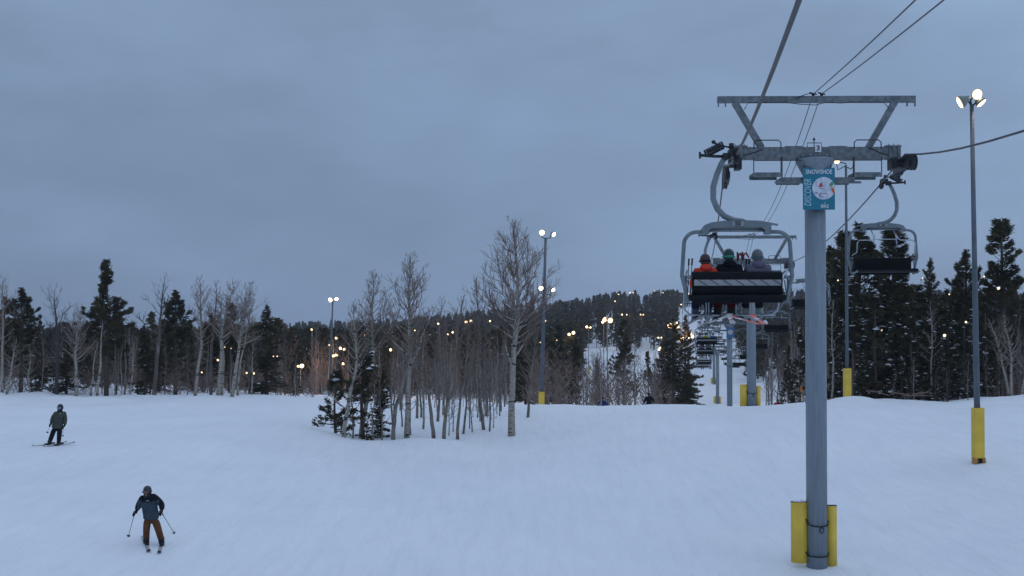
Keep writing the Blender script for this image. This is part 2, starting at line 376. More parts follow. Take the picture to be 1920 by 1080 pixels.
def pad(mb, x0, w, dep, h, y0, bend=.15):
    """a curved vinyl mattress panel standing beside the tube"""
    n = 8; vs = []; 
    for side in (0, 1):
        for k in range(n + 1):
            t = k / n; x = x0 + (t - .5) * w; y = y0 - bend * math.sin(math.pi * t) * 1.0 + side * dep
            vs += [(x, y, 0), (x, y, h)]
    fs = []; m = 2 * (n + 1)
    for k in range(n):
        a = 2 * k; fs += [(a, a + 2, a + 3, a + 1), (m + a, m + a + 1, m + a + 3, m + a + 2), (a + 1, a + 3, m + a + 3, m + a + 1), (a, m + a, m + a + 2, a + 2)]
    e = 2 * n; fs += [(0, 1, m + 1, m), (e, m + e, m + e + 1, e + 1)]
    mb.add(vs, fs, 0, True)

def tower(idx, Y, gy, hz, label, detail=2):
    x = lx(Y, CXO); hz += CAMZ
    z0 = g(x, Y) if gy is None else P(960, gy, Y).z
    H = hz - z0
    T = empty('lift_tower', (x, Y, z0), TROT, label, 'lift tower', 'towers of the chairlift')
    m = MB(); nseg = 24 if detail else 10
    m.tube([(0, 0, -.6), (0, 0, H - .40)], .285, nseg)
    if idx == 2: m.tube([(0, 0, H - 4.6), (0, 0, H - 4.2)], .33, nseg)
    m.build('tube', M_tube, T)
    m = MB(); m.tube([(0, 0, H - .68), (0, 0, H - .22), (0, 0, H - .16)], [.285, .53, .53], nseg)
    if detail:
        for a in range(12): m.tube([(.46 * math.cos(a * .5236), .46 * math.sin(a * .5236), H - .15), (.46 * math.cos(a * .5236), .46 * math.sin(a * .5236), H - .06)], .02, 6)
    m.build('flange_cone', M_tube, T)
    m = MB(); m.box(0, 0, H + .02, 4.72, .30, .32)
    if detail:
        for s in (-1, 1):
            m.box(s * .62, 0, H + .195, .5, .26, .03)
            for k in range(3): m.tube([(s * (2.02 + .13 * k), -.17, H - .2), (s * (2.02 + .13 * k), -.17, H + .26)], .014, 5)
            m.box(s * 2.15, 0, H + .20, .44, .36, .04)
            m.box(s * .38, -.155, H + .02, .03, .02, .31)
    m.build('crossarm', M_galv, T)
    m = MB(); m.box(.04, 0, H + 1.55, 5.55, .16, .17)
    for xx in (-2.72, -2.52, 2.58, 2.80): m.box(xx, -.05, H + 1.42, .035, .04, .16)
    m.build('top_beam', M_galv, T)
    for s in (-1, 1):
        m = MB(); m.beam((s * 2.25, 0, H + 1.47), (s * 1.5, 0, H + .18), .14, .17); m.build('brace', M_galv, T)
    m = MB()
    for xx, d in ((-.04, -1), (.20, 1)):
        m.tube([(xx, 0, H + 1.62), (xx, 0, H + 1.70)], .02, 6); m.tube([(xx - .12, -.1, H + 1.72), (xx + .12, .1, H + 1.72)], .022, 6); m.ball((xx, 0, H + 1.69), .05, .05, .04, 8)
    if detail: m.tube([(-.5, -.09, H + 1.56), (-.42, -.1, H + 1.62), (-.25, -.1, H + 1.68), (-.04, -.1, H + 1.70)], .012, 5)
    m.build('cable_clamp', M_dark, T)
    if detail:
        m = MB()   # drooping control wire under the top beam
        m.tube([(-2.0, -.1, H + 1.25), (-1.9, -.1, H + 1.44), (-.9, -.1, H + 1.45), (-.4, -.1, H + 1.39), (0, -.1, H + 1.37), (.3, -.1, H + 1.45), (.7, -.1, H + 1.42), (1.0, -.1, H + 1.45), (1.9, -.1, H + 1.44), (2.05, -.1, H + 1.28)], .011, 5)
        m.tube([(-2.0, -.16, H - .05), (-1.75, -.165, H + .02), (-1.5, -.165, H + .12)], .012, 5)
        m.tube([(2.05, -.16, H - .08), (1.75, -.165, H + .02), (1.45, -.165, H + .16)], .012, 5)
        m.build('wire', M_dark, T)
    for s in (-1, 1):     # catwalks, rails and sheave trains
        m = MB()
        for xc, w, zc in ((s * 1.40, .78, -.62), (s * .70, .66, -.76)):
            m.box(xc, 0, H + zc + .04, w, .52, .035)
            for yy in (-.26, .26): m.box(xc, yy, H + zc, w, .03, .13)
        m.box(s * .72, -.28, H - .84, .95, .05, .06)
        m.build('catwalk', M_galv, T)
        m = MB()
        for xa, xb, zb in ((1.02, 1.78, -.56), (.37, .99, -.70)):
            for xx in (xa, xb): m.tube([(s * xx, -.26, H + zb), (s * xx, -.26, H - .12)], .014, 5)
            m.tube([(s * xa, -.26, H - .22), (s * xb, -.26, H - .22)], .012, 5)
        pts = [(s * 1.02, -.26, H + .10), (s * 1.02, -.26, H + .28), (s * 1.09, -.26, H + .35), (s * 1.70, -.26, H + .35), (s * 1.77, -.26, H + .28), (s * 1.77, -.26, H + .10)]
        m.tube(pts, .016, 6)
        m.build('handrail', M_dark, T)
        SB = MB()
        SB.box(s * 2.17, 0, H - .28, .16, .34, .32); SB.box(s * 2.32, 0, H - .20, .22, .20, .09); SB.box(s * 2.32, 0, H - .33, .22, .20, .08)
        x0 = s * 2.44
        def zz(y): return H + rope_z(Y + y, s) - hz - .24
        SB.beam((x0 - 1.1 * LT, -1.1, zz(-1.1)), (x0 + 1.1 * LT, 1.1, zz(1.1)), .07, .16)
        SB.build('sheave_frame', M_dark, T)
        for k in range(6 if detail else 3):
            y = (-1.15 + .46 * k) if detail else (-1.1 + 1.1 * k)
            w = MB(); xr = s * 2.52 + y * LT
            w.tube([(xr - .05, y, zz(y) + .015), (xr - .03, y, zz(y) + .015), (xr - .028, y, zz(y) + .015), (xr + .028, y, zz(y) + .015), (xr + .03, y, zz(y) + .015), (xr + .05, y, zz(y) + .015)], [.215, .215, .19, .19, .215, .215], 16 if detail else 8)
            w.build('sheave_wheel', M_dark, T)
    if detail == 2:
        m = MB(); m.tube([(-.24, -.1, H + .18), (-.24, -.1, H + .30), (.16, -.1, H + .30), (.16, -.1, H + .18)], .012, 5); m.tube([(-.05, -.1, H + .18), (-.05, -.1, H + .40)], .012, 5)
        m.tube([(-.05, -.1, H + .38), (-.05, -.1, H + .46)], [.05, .005], 6)
        m.build('lifting_eye', M_dark, T)
    if detail:
        pl = MB(); pl.box(.04, -.175, H + .13, .17, .02, .20); pl = pl.build('number_plate', M_white, T)
        add_text(str(3 + idx), .20, M_ink, pl, (.04, -.19, H + .135), bold=.003)
    # mattress pads round the foot
    ph = (1.68, 1.5, 1.2, 1.2, 1.2)[min(idx, 4)]
    if idx in (0, 1, 3, 4):
        for s in (-1, 1):
            m = MB(); w = .46 if s < 0 else .36; xc = s * (.285 + w / 2 - .06)
            pad(m, xc, w, .14, ph, .02 if s < 0 else .08)
            p = m.build('pad', M_yellow, T)
            p.location = (0, 0, .10 if s < 0 else .0)
            if idx == 0:
                b = MB(); b.box(xc, .11, ph + .006, w * .98, .17, .012); b.box(xc + s * -.5 * w * .95, .16, ph / 2, .02, .16, ph * .98); b.build('backing', M_strap, p)
                if s < 0:
                    b = MB()
                    for q, (dx, r) in enumerate(((-.12, .05), (-.02, .035), (.06, .06), (.12, .04))): b.ball((xc + dx, .10, ph + .01), r * 1.5, .07, r, 8, zmin=-.1)
                    b.build('snow_cap', M_snowc, p)
        if idx < 2:
            for z1, z2, drop in ((ph * .82, ph * .70, 1), (ph * .27, ph * .17, 0)):
                s_ = MB()
                pts = [(-.42, -.055, z1), (-.33, -.09, z1 - .05), (-.27, -.13, z2 + .04)]
                for k in range(9):
                    a = math.pi + (k + .5) / 9 * math.pi; dz = (-.055 * math.sin((k + .5) / 9 * math.pi) if drop else 0)
                    pts.append((.298 * math.cos(a), .298 * math.sin(a), z2 + .03 + dz))
                pts += [(.27, -.10, z2 + .05), (.34, .0, z2 + .13)]
                s_.tube(pts, .016, 6); s_.build('strap', M_strap, T)
            s_ = MB(); s_.ball((.05, -.31, ph * .70 - .03), .035, .03, .025, 8)
            s_.tube([(.05, -.31, ph * .70 - .03), (-.01, -.32, ph * .70 - .10), (0, -.32, ph * .70 - .19), (.06, -.32, ph * .70 - .19), (.11, -.32, ph * .70 - .10), (.06, -.31, ph * .70 - .03)], .013, 6)
            s_.build('strap_loop', M_strap, T)
    return T, H

names = ['tall grey lift tower number 3 nearest the viewer with teal sign and yellow base pads', 'second lift tower with yellow pads, seen through the chair with three riders',
         'third lift tower with a blue sign standing behind the snow crest', 'slim fourth lift tower left of the blue-signed one beyond the snow crest',
         'small fifth lift tower with yellow base beyond the crest at the foot of the hill']
for i, (Y, gy, hz) in enumerate(TOW):
    if i == 3: gy = 757
    lab = names[i] if i < 5 else 'tiny distant lift tower on the hill, number %s from the bottom of the piste' % ('one', 'two', 'three', 'four', 'five')[i - 5]
    T, H = tower(i, Y, gy, hz, lab, 2 if i == 0 else 1 if i < 3 else 0)
    if i == 0:
        sg = MB(); sg.box(0, -.36, H - 1.03, .885, .02, 1.17); sg = sg.build('trail_sign', M_teal, T)
        for zb in (.75, 1.3): b = MB(); b.box(0, -.325, H - zb, .5, .05, .04); b.build('bracket', M_galv, sg)
        y = -.374
        add_text('SNOWSHOE', .170, M_white, sg, (0, y, H - .565), bold=.0018, sx=.77)
        o = add_text('DISCOVER', .27, mat('pale blue ink', (.42, .62, .70), .6), sg, (-.30, y, H - 1.14), rot=(R(90), R(-90), 0), shear=.25, sx=.60, extrude=.002)
        add_text('BIKE', .135, M_white, sg, (.16, y, H - 1.525), sx=.85, bold=.001)
        add_text('at', .06, M_white, sg, (.16, y, H - 1.425), sx=1.0, shear=.3)
        c = MB(); c.disc((.13, y - .001, H - 1.02), .315, (0, 1, 0), 40, th=.006)
        # the disc is trimmed by the sign's right edge
        c.v = [(min(v[0], .442), v[1], v[2]) for v in c.v]
        c.build('photo_disc', mat('snowy photo print', (.72, .76, .82), .5, col2=(.48, .50, .58), scale=6), sg)
        rr = random.Random(4)
        for nm, col, bl in (('printed_red_skier', (.45, .03, .06), [(-.05, .10, .045, .05), (-.035, .15, .02, .03), (-.07, .06, .05, .02), (-.01, .08, .03, .02)]),
                            ('printed_green_skier', (.10, .28, .14), [(.24, .12, .06, .055), (.27, .16, .045, .035), (.21, .11, .03, .04)]),
                            ('printed_orange_skier', (.65, .13, .03), [(.29, -.05, .035, .07), (.31, -.11, .02, .05), (.26, -.01, .03, .03)]),
                            ('printed_shadow', (.25, .22, .33), [(-.17, -.12, .06, .02), (-.08, -.19, .03, .05), (-.05, -.13, .025, .02), (.36, .05, .06, .012), (.36, -.14, .06, .015), (-.04, .0, .06, .012), (.05, -.14, .1, .01), (-.04, -.23, .07, .012)]),
                            ('printed_gold_skier', (.65, .40, .15), [(.25, .04, .025, .04), (.10, -.15, .04, .01), (.24, 0, .015, .03)])):
            for k, (dx, dz, w, h) in enumerate(bl):
                c = MB(); n = 11; c.add([(min(.440, .10 + dx + w * math.cos(2 * math.pi * q / n) * rr.uniform(.75, 1.2)), y - .006 - .0005 * k, H - 1.03 + dz + h * math.sin(2 * math.pi * q / n) * rr.uniform(.75, 1.2)) for q in range(n)], [tuple(range(n))])
                c.build(nm, mat(nm, col, .5), sg)
    if i == 2:
        sg = MB(); sg.box(0, -.37, H - 1.0, .80, .02, 1.1); sg = sg.build('trail_sign', mat('blue sign print', (.05, .17, .36), .5, var=.05), T)
        c = MB(); c.disc((0, -.385, H - .95), .27, (0, 1, 0), 20, th=.006); c.build('printed_disc', mat('buff print', (.55, .36, .28), .5, col2=(.6, .6, .62), scale=5), sg)

# ---------------------------------------------------------------- quad chairs
def arc(cx, cz, r, a0, a1, n=6, y=0): return [(cx + r * math.cos(R(a0 + (a1 - a0) * k / n)), y, cz + r * math.sin(R(a0 + (a1 - a0) * k / n))) for k in range(n + 1)]
def make_chair(bar_down, number=None):
    T = empty('chairlift_chair')
    m = MB()   # hanger: swept arm on the outer side
    pts = [(-.24, 0, -.10), (-.30, 0, -.20), (-.39, 0, -.42), (-.46, 0, -.66), (-.46, 0, -.90), (-.38, 0, -1.10), (-.24, 0, -1.24), (-.06, 0, -1.315), (.15, 0, -1.345)]
    m.tube(pts, [.052, .056, .058, .06, .06, .06, .06, .056, .05], 12); m.build('hanger', M_frame, T)
    gr = MB()
    gr.box(-.02, 0, .03, .07, .34, .10); gr.box(-.10, 0, .0, .12, .22, .14); gr.box(-.20, 0, -.06, .14, .16, .12)
    gr.tube([(-.10, 0, .10), (-.10, 0, .20)], .05, 8); gr.tube([(-.12, 0, .12), (-.36, 0, .17), (-.44, 0, .22)], .018, 6); gr.ball((-.45, 0, .23), .045, .03, .04, 8)
    gr.tube([(-.16, 0, -.06), (-.48, 0, -.05), (-.70, 0, -.03)], .030, 8); gr.box(-.72, 0, -.03, .035, .05, .13)
    gr.disc((-.02, -.12, -.12), .11, (1, .2, 0), 12, th=.05)
    go = gr.build('grip', M_dark, T)
    sp = MB(); a = Vector((-.60, 0, .0)); b = Vector((-.27, 0, .17)); d = (b - a); L = d.length; d.normalize(); u = d.cross(Vector((0, 1, 0))); v = Vector((0, 1, 0))
    sp.tube([a + d * (L * k / 72) + (u * math.cos(k * .785) + v * math.sin(k * .785)) * .070 for k in range(73)], .019, 5)
    sp.build('spring', M_dark, go)
    m = MB()   # top cover beam
    prof = [(-.70, -1.60), (-.70, -1.50), (-.64, -1.42), (-.52, -1.37), (-.25, -1.335), (.10, -1.325), (.45, -1.34), (.62, -1.385), (.66, -1.42), (.66, -1.55), (.66, -1.60), (.54, -1.60), (.53, -1.51), (.45, -1.47), (-.45, -1.47), (-.55, -1.51), (-.57, -1.60)]
    n = len(prof); vs = [(x, -.09, z) for x, z in prof] + [(x, .09, z) for x, z in prof]
    m.add(vs, [tuple(range(n)), tuple(range(2 * n - 1, n - 1, -1))] + [(k, n + k, n + (k + 1) % n, (k + 1) % n) for k in range(n)])
    m.beam((.5, 0, -1.36), (.80, 0, -1.415), .07, .035)
    m.tube([(-.56, 0, -1.515), (.54, 0, -1.515)], .035, 8)
    tb = m.build('top_beam', M_frame, T)
    if number:
        q = MB(); q.box(0, -.1, -1.40, .23, .02, .085); q = q.build('number_plate', M_stripe, tb)
        add_text(number, .115, M_ink, q, (0, -.113, -1.402), bold=.002)
    for s in (-1, 1):
        m = MB(); c = arc(.79, -1.80, .25, 90, 8, 8)
        pts = [(.55, 0, -1.55)] + c + [(1.06, 0, -2.1), (1.08, 0, -2.42), (1.03, 0, -2.62), (.96, 0, -2.95)]
        m.tube([(s * x, y, z) for x, y, z in pts], .040, 10)
        m.tube([(s * .97, 0, -2.90), (s * .97, .30, -2.92), (s * .95, .50, -2.88)], .030, 8)
        m.tube([(s * 1.07, 0, -2.42), (s * 1.0, .04, -2.44), (s * .93, .05, -2.44)], .024, 6)
        m.tube([(s * 1.0, .02, -2.46), (s * 1.0, .04, -2.86)], .020, 6); m.tube([(s * .94, .05, -2.5), (s * .99, .04, -2.84)], .013, 6)
        m.ball((s * .95, -.03, -2.44), .045, .045, .045, 8)
        m.build('side_frame', M_frame, T)
    m = MB()   # backrest
    rot = Matrix.Rotation(R(8), 3, 'X')
    bk = [(-.05, -2.36), (.03, -2.34), (.06, -2.38), (.10, -2.80), (.04, -2.86), (-.02, -2.82), (-.07, -2.44)]
    def prism(m, prof, x0, x1, mi=0):
        n = len(prof); m.add([(x0, y, z) for y, z in prof] + [(x1, y, z) for y, z in prof], [tuple(range(n)), tuple(range(2 * n - 1, n - 1, -1))] + [(k, n + k, n + (k + 1) % n, (k + 1) % n) for k in range(n)], mi)
    bk = [(.02, -2.33), (-.03, -2.36), (-.06, -2.42), (-.055, -2.70), (-.03, -2.77), (.05, -2.78), (.06, -2.36)]
    if not bar_down: bk = [(y, z if z < -2.5 else z - .09) for y, z in bk]
    prism(m, bk, -.88, .88)
    bo = m.build('seat_back', M_black, T)
    m = MB(); m.box(0, -.064, -2.555, 1.70, .012, .115); st = m.build('pale_band', M_stripe, bo)
    m = MB()
    for k in range(7):
        x = -.78 + .245 * k; m.beam((x, -.078, -2.50), (x + .17, -.078, -2.605), .010, .012, 0, (0, 1, 0))
    m.build('lacing', M_strap, bo)
    m = MB()   # seat pan, tilted back
    prism(m, [(-.12, -2.80), (-.15, -2.84), (-.13, -2.90), (.38, -2.90), (.50, -2.86), (.50, -2.80), (.36, -2.80), (.0, -2.78)], -.93, .93)
    m.box(0, -.10, -2.925, 1.75, .04, .05)
    m.build('seat', M_black, T)
    m = MB(); w = .95
    if bar_down:
        for s in (-1, 1):
            m.tube([(s * .97, .05, -2.30), (s * .95, .45, -2.42), (s * .86, .66, -2.52)], .020, 6)
            m.tube([(s * .93, .60, -2.60), (s * .96, .62, -2.95), (s * .93, .62, -3.08), (s * .84, .62, -3.16), (s * .60, .62, -3.18)], .022, 8)
        m.tube([(-.86, .66, -2.52), (.86, .66, -2.52)], .020, 6)
        for x in (-.50, -.45, .10, .38, .43): m.tube([(x, .64, -2.54), (x, .62, -3.16)], .013, 6)
        m.tube([(-.9, .62, -3.18), (.9, .62, -3.18)], .020, 6)
        mi = m.build('restraint_bar', M_bright, T)
    else:
        for s in (-1, 1):
            m.tube([(s * .35, -.0, -1.55), (s * .35, .20, -1.75), (s * .35, .28, -2.02)], .018, 6)
            m.tube([(s * .97, .05, -2.35), (s * .90, .30, -2.28), (s * .90, .34, -1.98), (s * .82, .34, -1.90), (s * .45, .34, -1.90), (s * .36, .33, -1.84), (s * .33, .28, -1.72)], .018, 6)
        m.tube([(-.35, .33, -1.87), (.35, .33, -1.87)], .014, 6)
        m.build('restraint_bar', M_bright, T)
    return T
WORDS = ['nearest', 'second', 'third', 'fourth', 'fifth', 'sixth', 'seventh', 'eighth', 'ninth', 'tenth', 'eleventh', 'twelfth']
up0 = make_chair(True, '50'); remember(up0)
UPY = [19.6, 41.6, 64.5, 87.5, 110, 133, 156, 179, 202, 225, 250, 275, 300, 325, 350, 375, 400, 425, 450, 475, 500, 525, 550]
chairs_up = []
src = None
for i, Y in enumerate(UPY):
    if i == 0: o = up0
    elif i == 1: o = make_chair(True); remember(o); src = o
    else: o = copy_tree(src)
    o.location = (lx(Y, CXO - HG), Y, rope_z(Y) + .03); o.rotation_euler = (0, 0, CROT)
    if i == 0: lab = 'large grey quad chair number 50 carrying three riders, nearest on the left rope'
    elif i == 1: lab = 'quad chair hidden behind number 50, its riders legs showing below'
    elif i == 3: lab = 'small dark quad chair beyond the crest carrying red, yellow and blue riders'
    else: lab = 'distant uphill chair, %s' % ('%s after the red, yellow and blue riders' % WORDS[i - 4] if 4 <= i < 16 else 'just in front of the red, yellow and blue riders' if i == 2 else 'a speck near the hilltop')
    tag(o, lab, 'chairlift chair', 'uphill chairs on the left rope'); chairs_up.append(o)
DNY = [31.5, 52.3, 74.5, 97, 119.5, 142, 165, 188, 211, 235, 260, 285, 310, 335, 360, 385, 410, 435, 460, 485, 510]
dn0 = make_chair(False, '60'); remember(dn0); src = None
LN = ['empty quad chair number 60 high in front of the right-hand pines, bar raised', 'empty chair half hidden behind the near tower tube', 'empty chair just right of the second tower, below chair number 50',
      'empty chair low beside the second tower, lower than the one above it']
for i, Y in enumerate(DNY):
    if i == 0: o = dn0
    elif i == 1: o = make_chair(False); remember(o); src = o
    else: o = copy_tree(src)
    # these face the viewer: turned about, so the swept arm stands on the outer (right) side
    o.location = (lx(Y, CXO + HG), Y, rope_z(Y, 1) + .03); o.rotation_euler = (0, 0, CROT + math.pi)
    lab = LN[i] if i < 4 else 'distant empty downhill chair, %s beyond the one low beside the second tower' % WORDS[i - 4] if i < 16 else 'empty coming-down chair, a speck near the hilltop'
    tag(o, lab, 'chairlift chair', 'downhill chairs on the right rope')
# the numbered face of a chair coming down is its front
for c in dn0.children:
    if c.name.startswith('top_beam'):
        for q in c.children: q.rotation_euler = (0, 0, math.pi)
# ---------------------------------------------------------------- floodlight poles
LIGHTPROB = []
def flood(T, p, d, r, m, tube_from=None, arm=None):
    """one floodlight: bowl behind a lit lens facing d"""
    p = Vector(p); d = Vector(d).normalized()
    s = MB(); s.tube([p - d * r * 1.5, p - d * r * 1.15, p - d * r * .45, p], [r * .35, r * .45, r * .9, r * 1.06], 14)
    f = s.build('floodlight', M_shade, T)
    l = MB(); l.ball((0, 0, 0), r, r, r * .18, 14, zmin=0, rot=d.to_track_quat('Z', 'Y').to_matrix()); l.v = [tuple(Vector(v) + p + d * .004) for v in l.v]
    l.m = [1 if (k < 14 * 4 or k == len(l.f) - 1) else 0 for k in range(len(l.f))]; l.build('lens', [m, mat('warm lens rim', (1, .8, .6), .4, emis=(1.0, .66, .36), estr=1.5)], f)
def light_pole(base, H, r0, label, heads, padh=0, padw=.3, group='floodlight poles on the slope', lean=(0, 0), arms=(), wood=False, padz=0, glow=0):
    T = empty('light_pole', base, 0, label, 'light pole', group)
    top = Vector((lean[0], lean[1], H))
    m = MB(); m.tube([Vector((0, 0, -.5)), top * .5, top], [r0, r0 * .82, r0 * .6], 12); m.build('pole', M_dark if r0 < .07 else M_pole, T)
    if arms:
        m = MB()
        for a in arms: m.tube(a, .035, 6)
        m.build('lamp_arm', M_dark, T)
    for (p, d, r, mt) in heads: flood(T, p, d, r, mt)
    if padh:
        m = MB(); w = padw
        m.box(0, -w * .0, padz + padh / 2, w, w, padh); m.box(w * .54, -.01, padz + padh / 2, w * .07, w * .6, padh * .995)
        p = m.build('pad', M_yellow, T)
        if wood:
            for s in (-1, 1): b = MB(); b.box(s * w * .42, -.05, padz - .11, w * .32, w * .8, .24); b.build('pad_block', M_wood, T)
            b = MB(); b.tube([(0, 0, -.1), (0, 0, padz)], r0 * 1.15, 12); b.build('sleeve', M_strap, T)
    if glow:      # the light the lamps throw
        ld = bpy.data.lights.new('lamp_light', 'POINT'); lo = bpy.data.objects.new('lamp_light', ld); C.objects.link(lo); lo.parent = T
        q = heads[0][0]; lo.location = (q[0], q[1] - 1.6, q[2] - .3); ld.energy = glow; ld.color = (1.0, .62, .32); ld.shadow_soft_size = .3
    return T
# right-hand pole
b = P(1834, 866, 40); k = 40 / FPX
b.z = g(b.x, b.y) - .02; H = P(1822, 196, 40).z - b.z
tx = P(1822, 196, 40).x - b.x
light_pole(b, H, .125, 'tall light pole with three floodlights and long yellow pad, rightmost on the slope',
    [((tx - 24 * k, -.1, H + .06), (-.85, .25, -.45), .26, M_lens), ((tx + 6 * k, -.2, H + .36), (.05, -1, -.25), .21, M_lens), ((tx + 16 * k, -.1, H + .04), (.55, -.30, -.78), .22, M_lens)],
    2.0, .37, lean=(tx, 0), arms=[[(tx, 0, H - .1), (tx - .1, 0, H + .1), (tx - .33, 0, H + .14)], [(tx, 0, H - .1), (tx, .1, H + .2), (tx + .1, .05, H + .34)], [(tx, 0, H - .1), (tx + .2, 0, H + .12), (tx + .3, 0, H + .16)]], wood=True, padz=.22)
# pole behind the near tower, in front of the right woods
b = G(1588, 66); H = P(1588, 310, 66).z - b.z; k = 66 / FPX
light_pole(b, H, .125, 'tall light pole with yellow pad on a snow bank right of the near tower',
    [((-19 * k, -.2, H + .25), (-.5, -.8, -.35), .20, M_lens2)], 1.9, .42, arms=[[(0, 0, H - .1), (0, 0, H + .12), (-14 * k, -.1, H + .2)], [(0, 0, H - .1), (.35, 0, H - .25), (.55, 0, H + .05)], [(-.05, 0, H - .05), (-.55, 0, H - .3), (-.62, 0, H + .1)]], padz=.05)
# middle pole with two pairs of lamps
b = G(1015, 76); H = P(1023, 446, 76).z - b.z; tx = P(1023, 446, 76).x - b.x; k = 76 / FPX; h2 = P(1017, 552, 76).z - b.z
light_pole(b, H, .16, 'light pole with two pairs of lit lamps beside the tallest bare aspen',
    [((tx - 7 * k, -.2, H + .38), (-.1, -1, -.3), .22, M_lens), ((tx + 15 * k, -.1, H + .26), (.6, -.6, -.6), .19, M_lens),
     ((tx - 9 * k, -.3, h2 + .46), (-.1, -1, -.25), .19, M_lens), ((tx + 14 * k, -.1, h2 + .34), (.6, -.6, -.6), .18, M_lens)],
    .9 + P(1015, 756, 76).z - b.z, .42, lean=(tx, 0), arms=[[(tx - 6.5 * k, 0, H + .3), (tx - 6.5 * k, 0, H + .02), (tx, 0, H - .05), (tx + 9 * k, 0, H + 0), (tx + 10 * k, 0, H + .3)], [(tx - 8 * k, 0, h2 + .35), (tx - 8 * k, 0, h2 + .05), (tx - 3 * k, 0, h2), (tx + 8 * k, 0, h2), (tx + 10 * k, 0, h2 + .3)]], padz=-.02)
# left pole
b = G(617, 104); H = P(624, 566, 104).z - b.z; tx = P(624, 566, 104).x - b.x; k = 104 / FPX
light_pole(b, H, .13, 'light pole with a bright pair of lamps above the left end of the aspen island',
    [((tx - 4 * k, -.2, H + .2), (-.2, -1, -.2), .23, M_lens), ((tx + 7 * k, -.1, H + .3), (.5, -.7, -.5), .20, M_lens)], lean=(tx, 0), arms=[[(tx - 4 * k, 0, H + .1), (tx, 0, H - .05), (tx + 7 * k, 0, H + .2)]])
# mid-distance and far poles: pixel of the lamps, depth, warmth
GLOW = 130
def far_pole(lamps, Y, lab, m=None, pad_=0, r=.24, group='lit lamps scattered over the forested hill', py_base=None):
    m = m or M_lens2
    x = sum(l[0] for l in lamps) / len(lamps); y = min(l[1] for l in lamps)
    p = P(x, y + 2, Y); z0 = g(p.x, p.y) if py_base is None else P(x, py_base, Y).z
    z0 = min(z0, p.z - 2.5); H = p.z - z0
    heads = []; arms = []
    for l in lamps:
        q = P(l[0], l[1], Y); heads.append(((q.x - p.x, -.25, q.z - z0), (.2 if l[0] > x else -.2, -1, -.2), r * (l[2] if len(l) > 2 else 1), m)); arms.append([(0, 0, H - .1), (q.x - p.x, 0, H - .05), (q.x - p.x, -.1, q.z - z0)])
    return light_pole((p.x, p.y, z0), H, .028 if Y < 100 else .045 if Y < 140 and r < .2 else .08, lab, heads, arms=arms, group=group, padh=pad_, padw=.5, glow=GLOW * len(lamps) * (0 if Y < 100 else 1))
for lamps, Y, lab, m, pd in (
    ([(1256, 611, 1.3), (1270, 614)], 118, 'slender light pole in front of the big spruce left of the lift', M_lens2, 0),
    ([(1264, 606), (1268, 605)], 190, 'light pole lamp showing just above the pole before the big spruce', M_lens3, 0),
    ([(1133, 600), (1144, 601, 1.35)], 125, 'light pole with a bright lamp in the bare thicket right of the middle pole', M_lens2, 0),
    ([(1130, 604), (1134, 597)], 180, 'lamp pair just behind the pole in the bare thicket', M_lens2, 0),
    ([(1100, 613, 1.2), (1107, 614)], 235, 'light pole with small orange pad on the snow patch', M_lens2, 1.6),
    ([(1067, 627), (1075, 624, 1.2)], 165, 'greenish lamp pair between the middle pole and the snow patch', M_lens3, 0),
    ([(567, 686, .95), (560, 687, .6)], 108, 'thin pole with reddish lamp right of the small left fir', M_lens2, 0),
    ([(1274, 637), (1280, 635, 1.3)], 140, 'lamp pair shining out of the upper big spruce', M_lens2, 0),
    ([(1286, 628), (1293, 626, 1.3), (1298, 631), (1290, 633, .8)], 150, 'cluster of four warm lamps beside the lift line', M_lens2, 0),
    ([(1237, 653, 1.3), (1235, 656)], 210, 'lamp at the right edge of the snow patch', M_lens3, 0)):
    far_pole(lamps, Y, lab, m, pd)
FARL = [([(1160, 552)], 480), ([(1153, 565)], 440), ([(1181, 549), (1187, 549)], 500), ([(1227, 546)], 540), ([(1243, 549)], 540), ([(1290, 551), (1291, 557)], 420),
        ([(1277, 571), (1282, 572)], 380), ([(1166, 590), (1175, 590), (1181, 592)], 330), ([(1201, 590), (1206, 590)], 330), ([(1044, 638)], 94), ([(1234, 633), (1240, 633)], 300),
        ([(631, 634)], 132), ([(618, 647)], 128), ([(639, 653, 1.3), (646, 655)], 124), ([(626, 667), (631, 666)], 118), ([(683, 628)], 130), ([(644, 682)], 112), ([(733, 656)], 120),
        ([(778, 620), (784, 620)], 134), ([(822, 607)], 138), ([(874, 604), (883, 602)], 138), ([(840, 627), (849, 623, 1.3)], 130), ([(919, 602)], 138), ([(1022, 602)], 95),
        ([(423, 651, 1.3), (435, 653)], 87), ([(380, 698)], 86), ([(464, 699), (477, 700)], 85), ([(514, 668), (521, 668)], 84.5), ([(585, 618)], 140), ([(410, 675)], 87),
        ([(1569, 526)], 72), ([(1650, 619)], 70), ([(1501, 638, 1.3)], 95), ([(1727, 522)], 78), ([(1847, 517, 1.2), (1843, 519)], 95), ([(1768, 629)], 68), ([(1777, 552)], 73), ([(1808, 604)], 69.5), ([(1869, 541)], 73), ([(1013, 642)], 94)]
for i, (lamps, Y) in enumerate(FARL):
    x = lamps[0][0]
    where = 'left of the big aspen clump' if x < 600 else 'behind the aspen island' if x < 960 else 'on the skyline ridge' if lamps[0][1] < 570 and x < 1400 else 'on the slope left of the lift' if x < 1400 else 'among the right-hand pines'
    far_pole(lamps, Y, 'far lit %s %s' % ('lamps' if len(lamps) > 1 else 'lamp', where), (M_lens2, M_lens3, M_lens2)[(i * 7) % 3 if x < 1400 else (0, 1)[i % 2]], 0, r=(.05 + .025 * (i % 3) if Y < 100 else .11 + .035 * (i % 3)) if Y < 145 else .15 + .00022 * Y, group='far lit lamps ' + where)

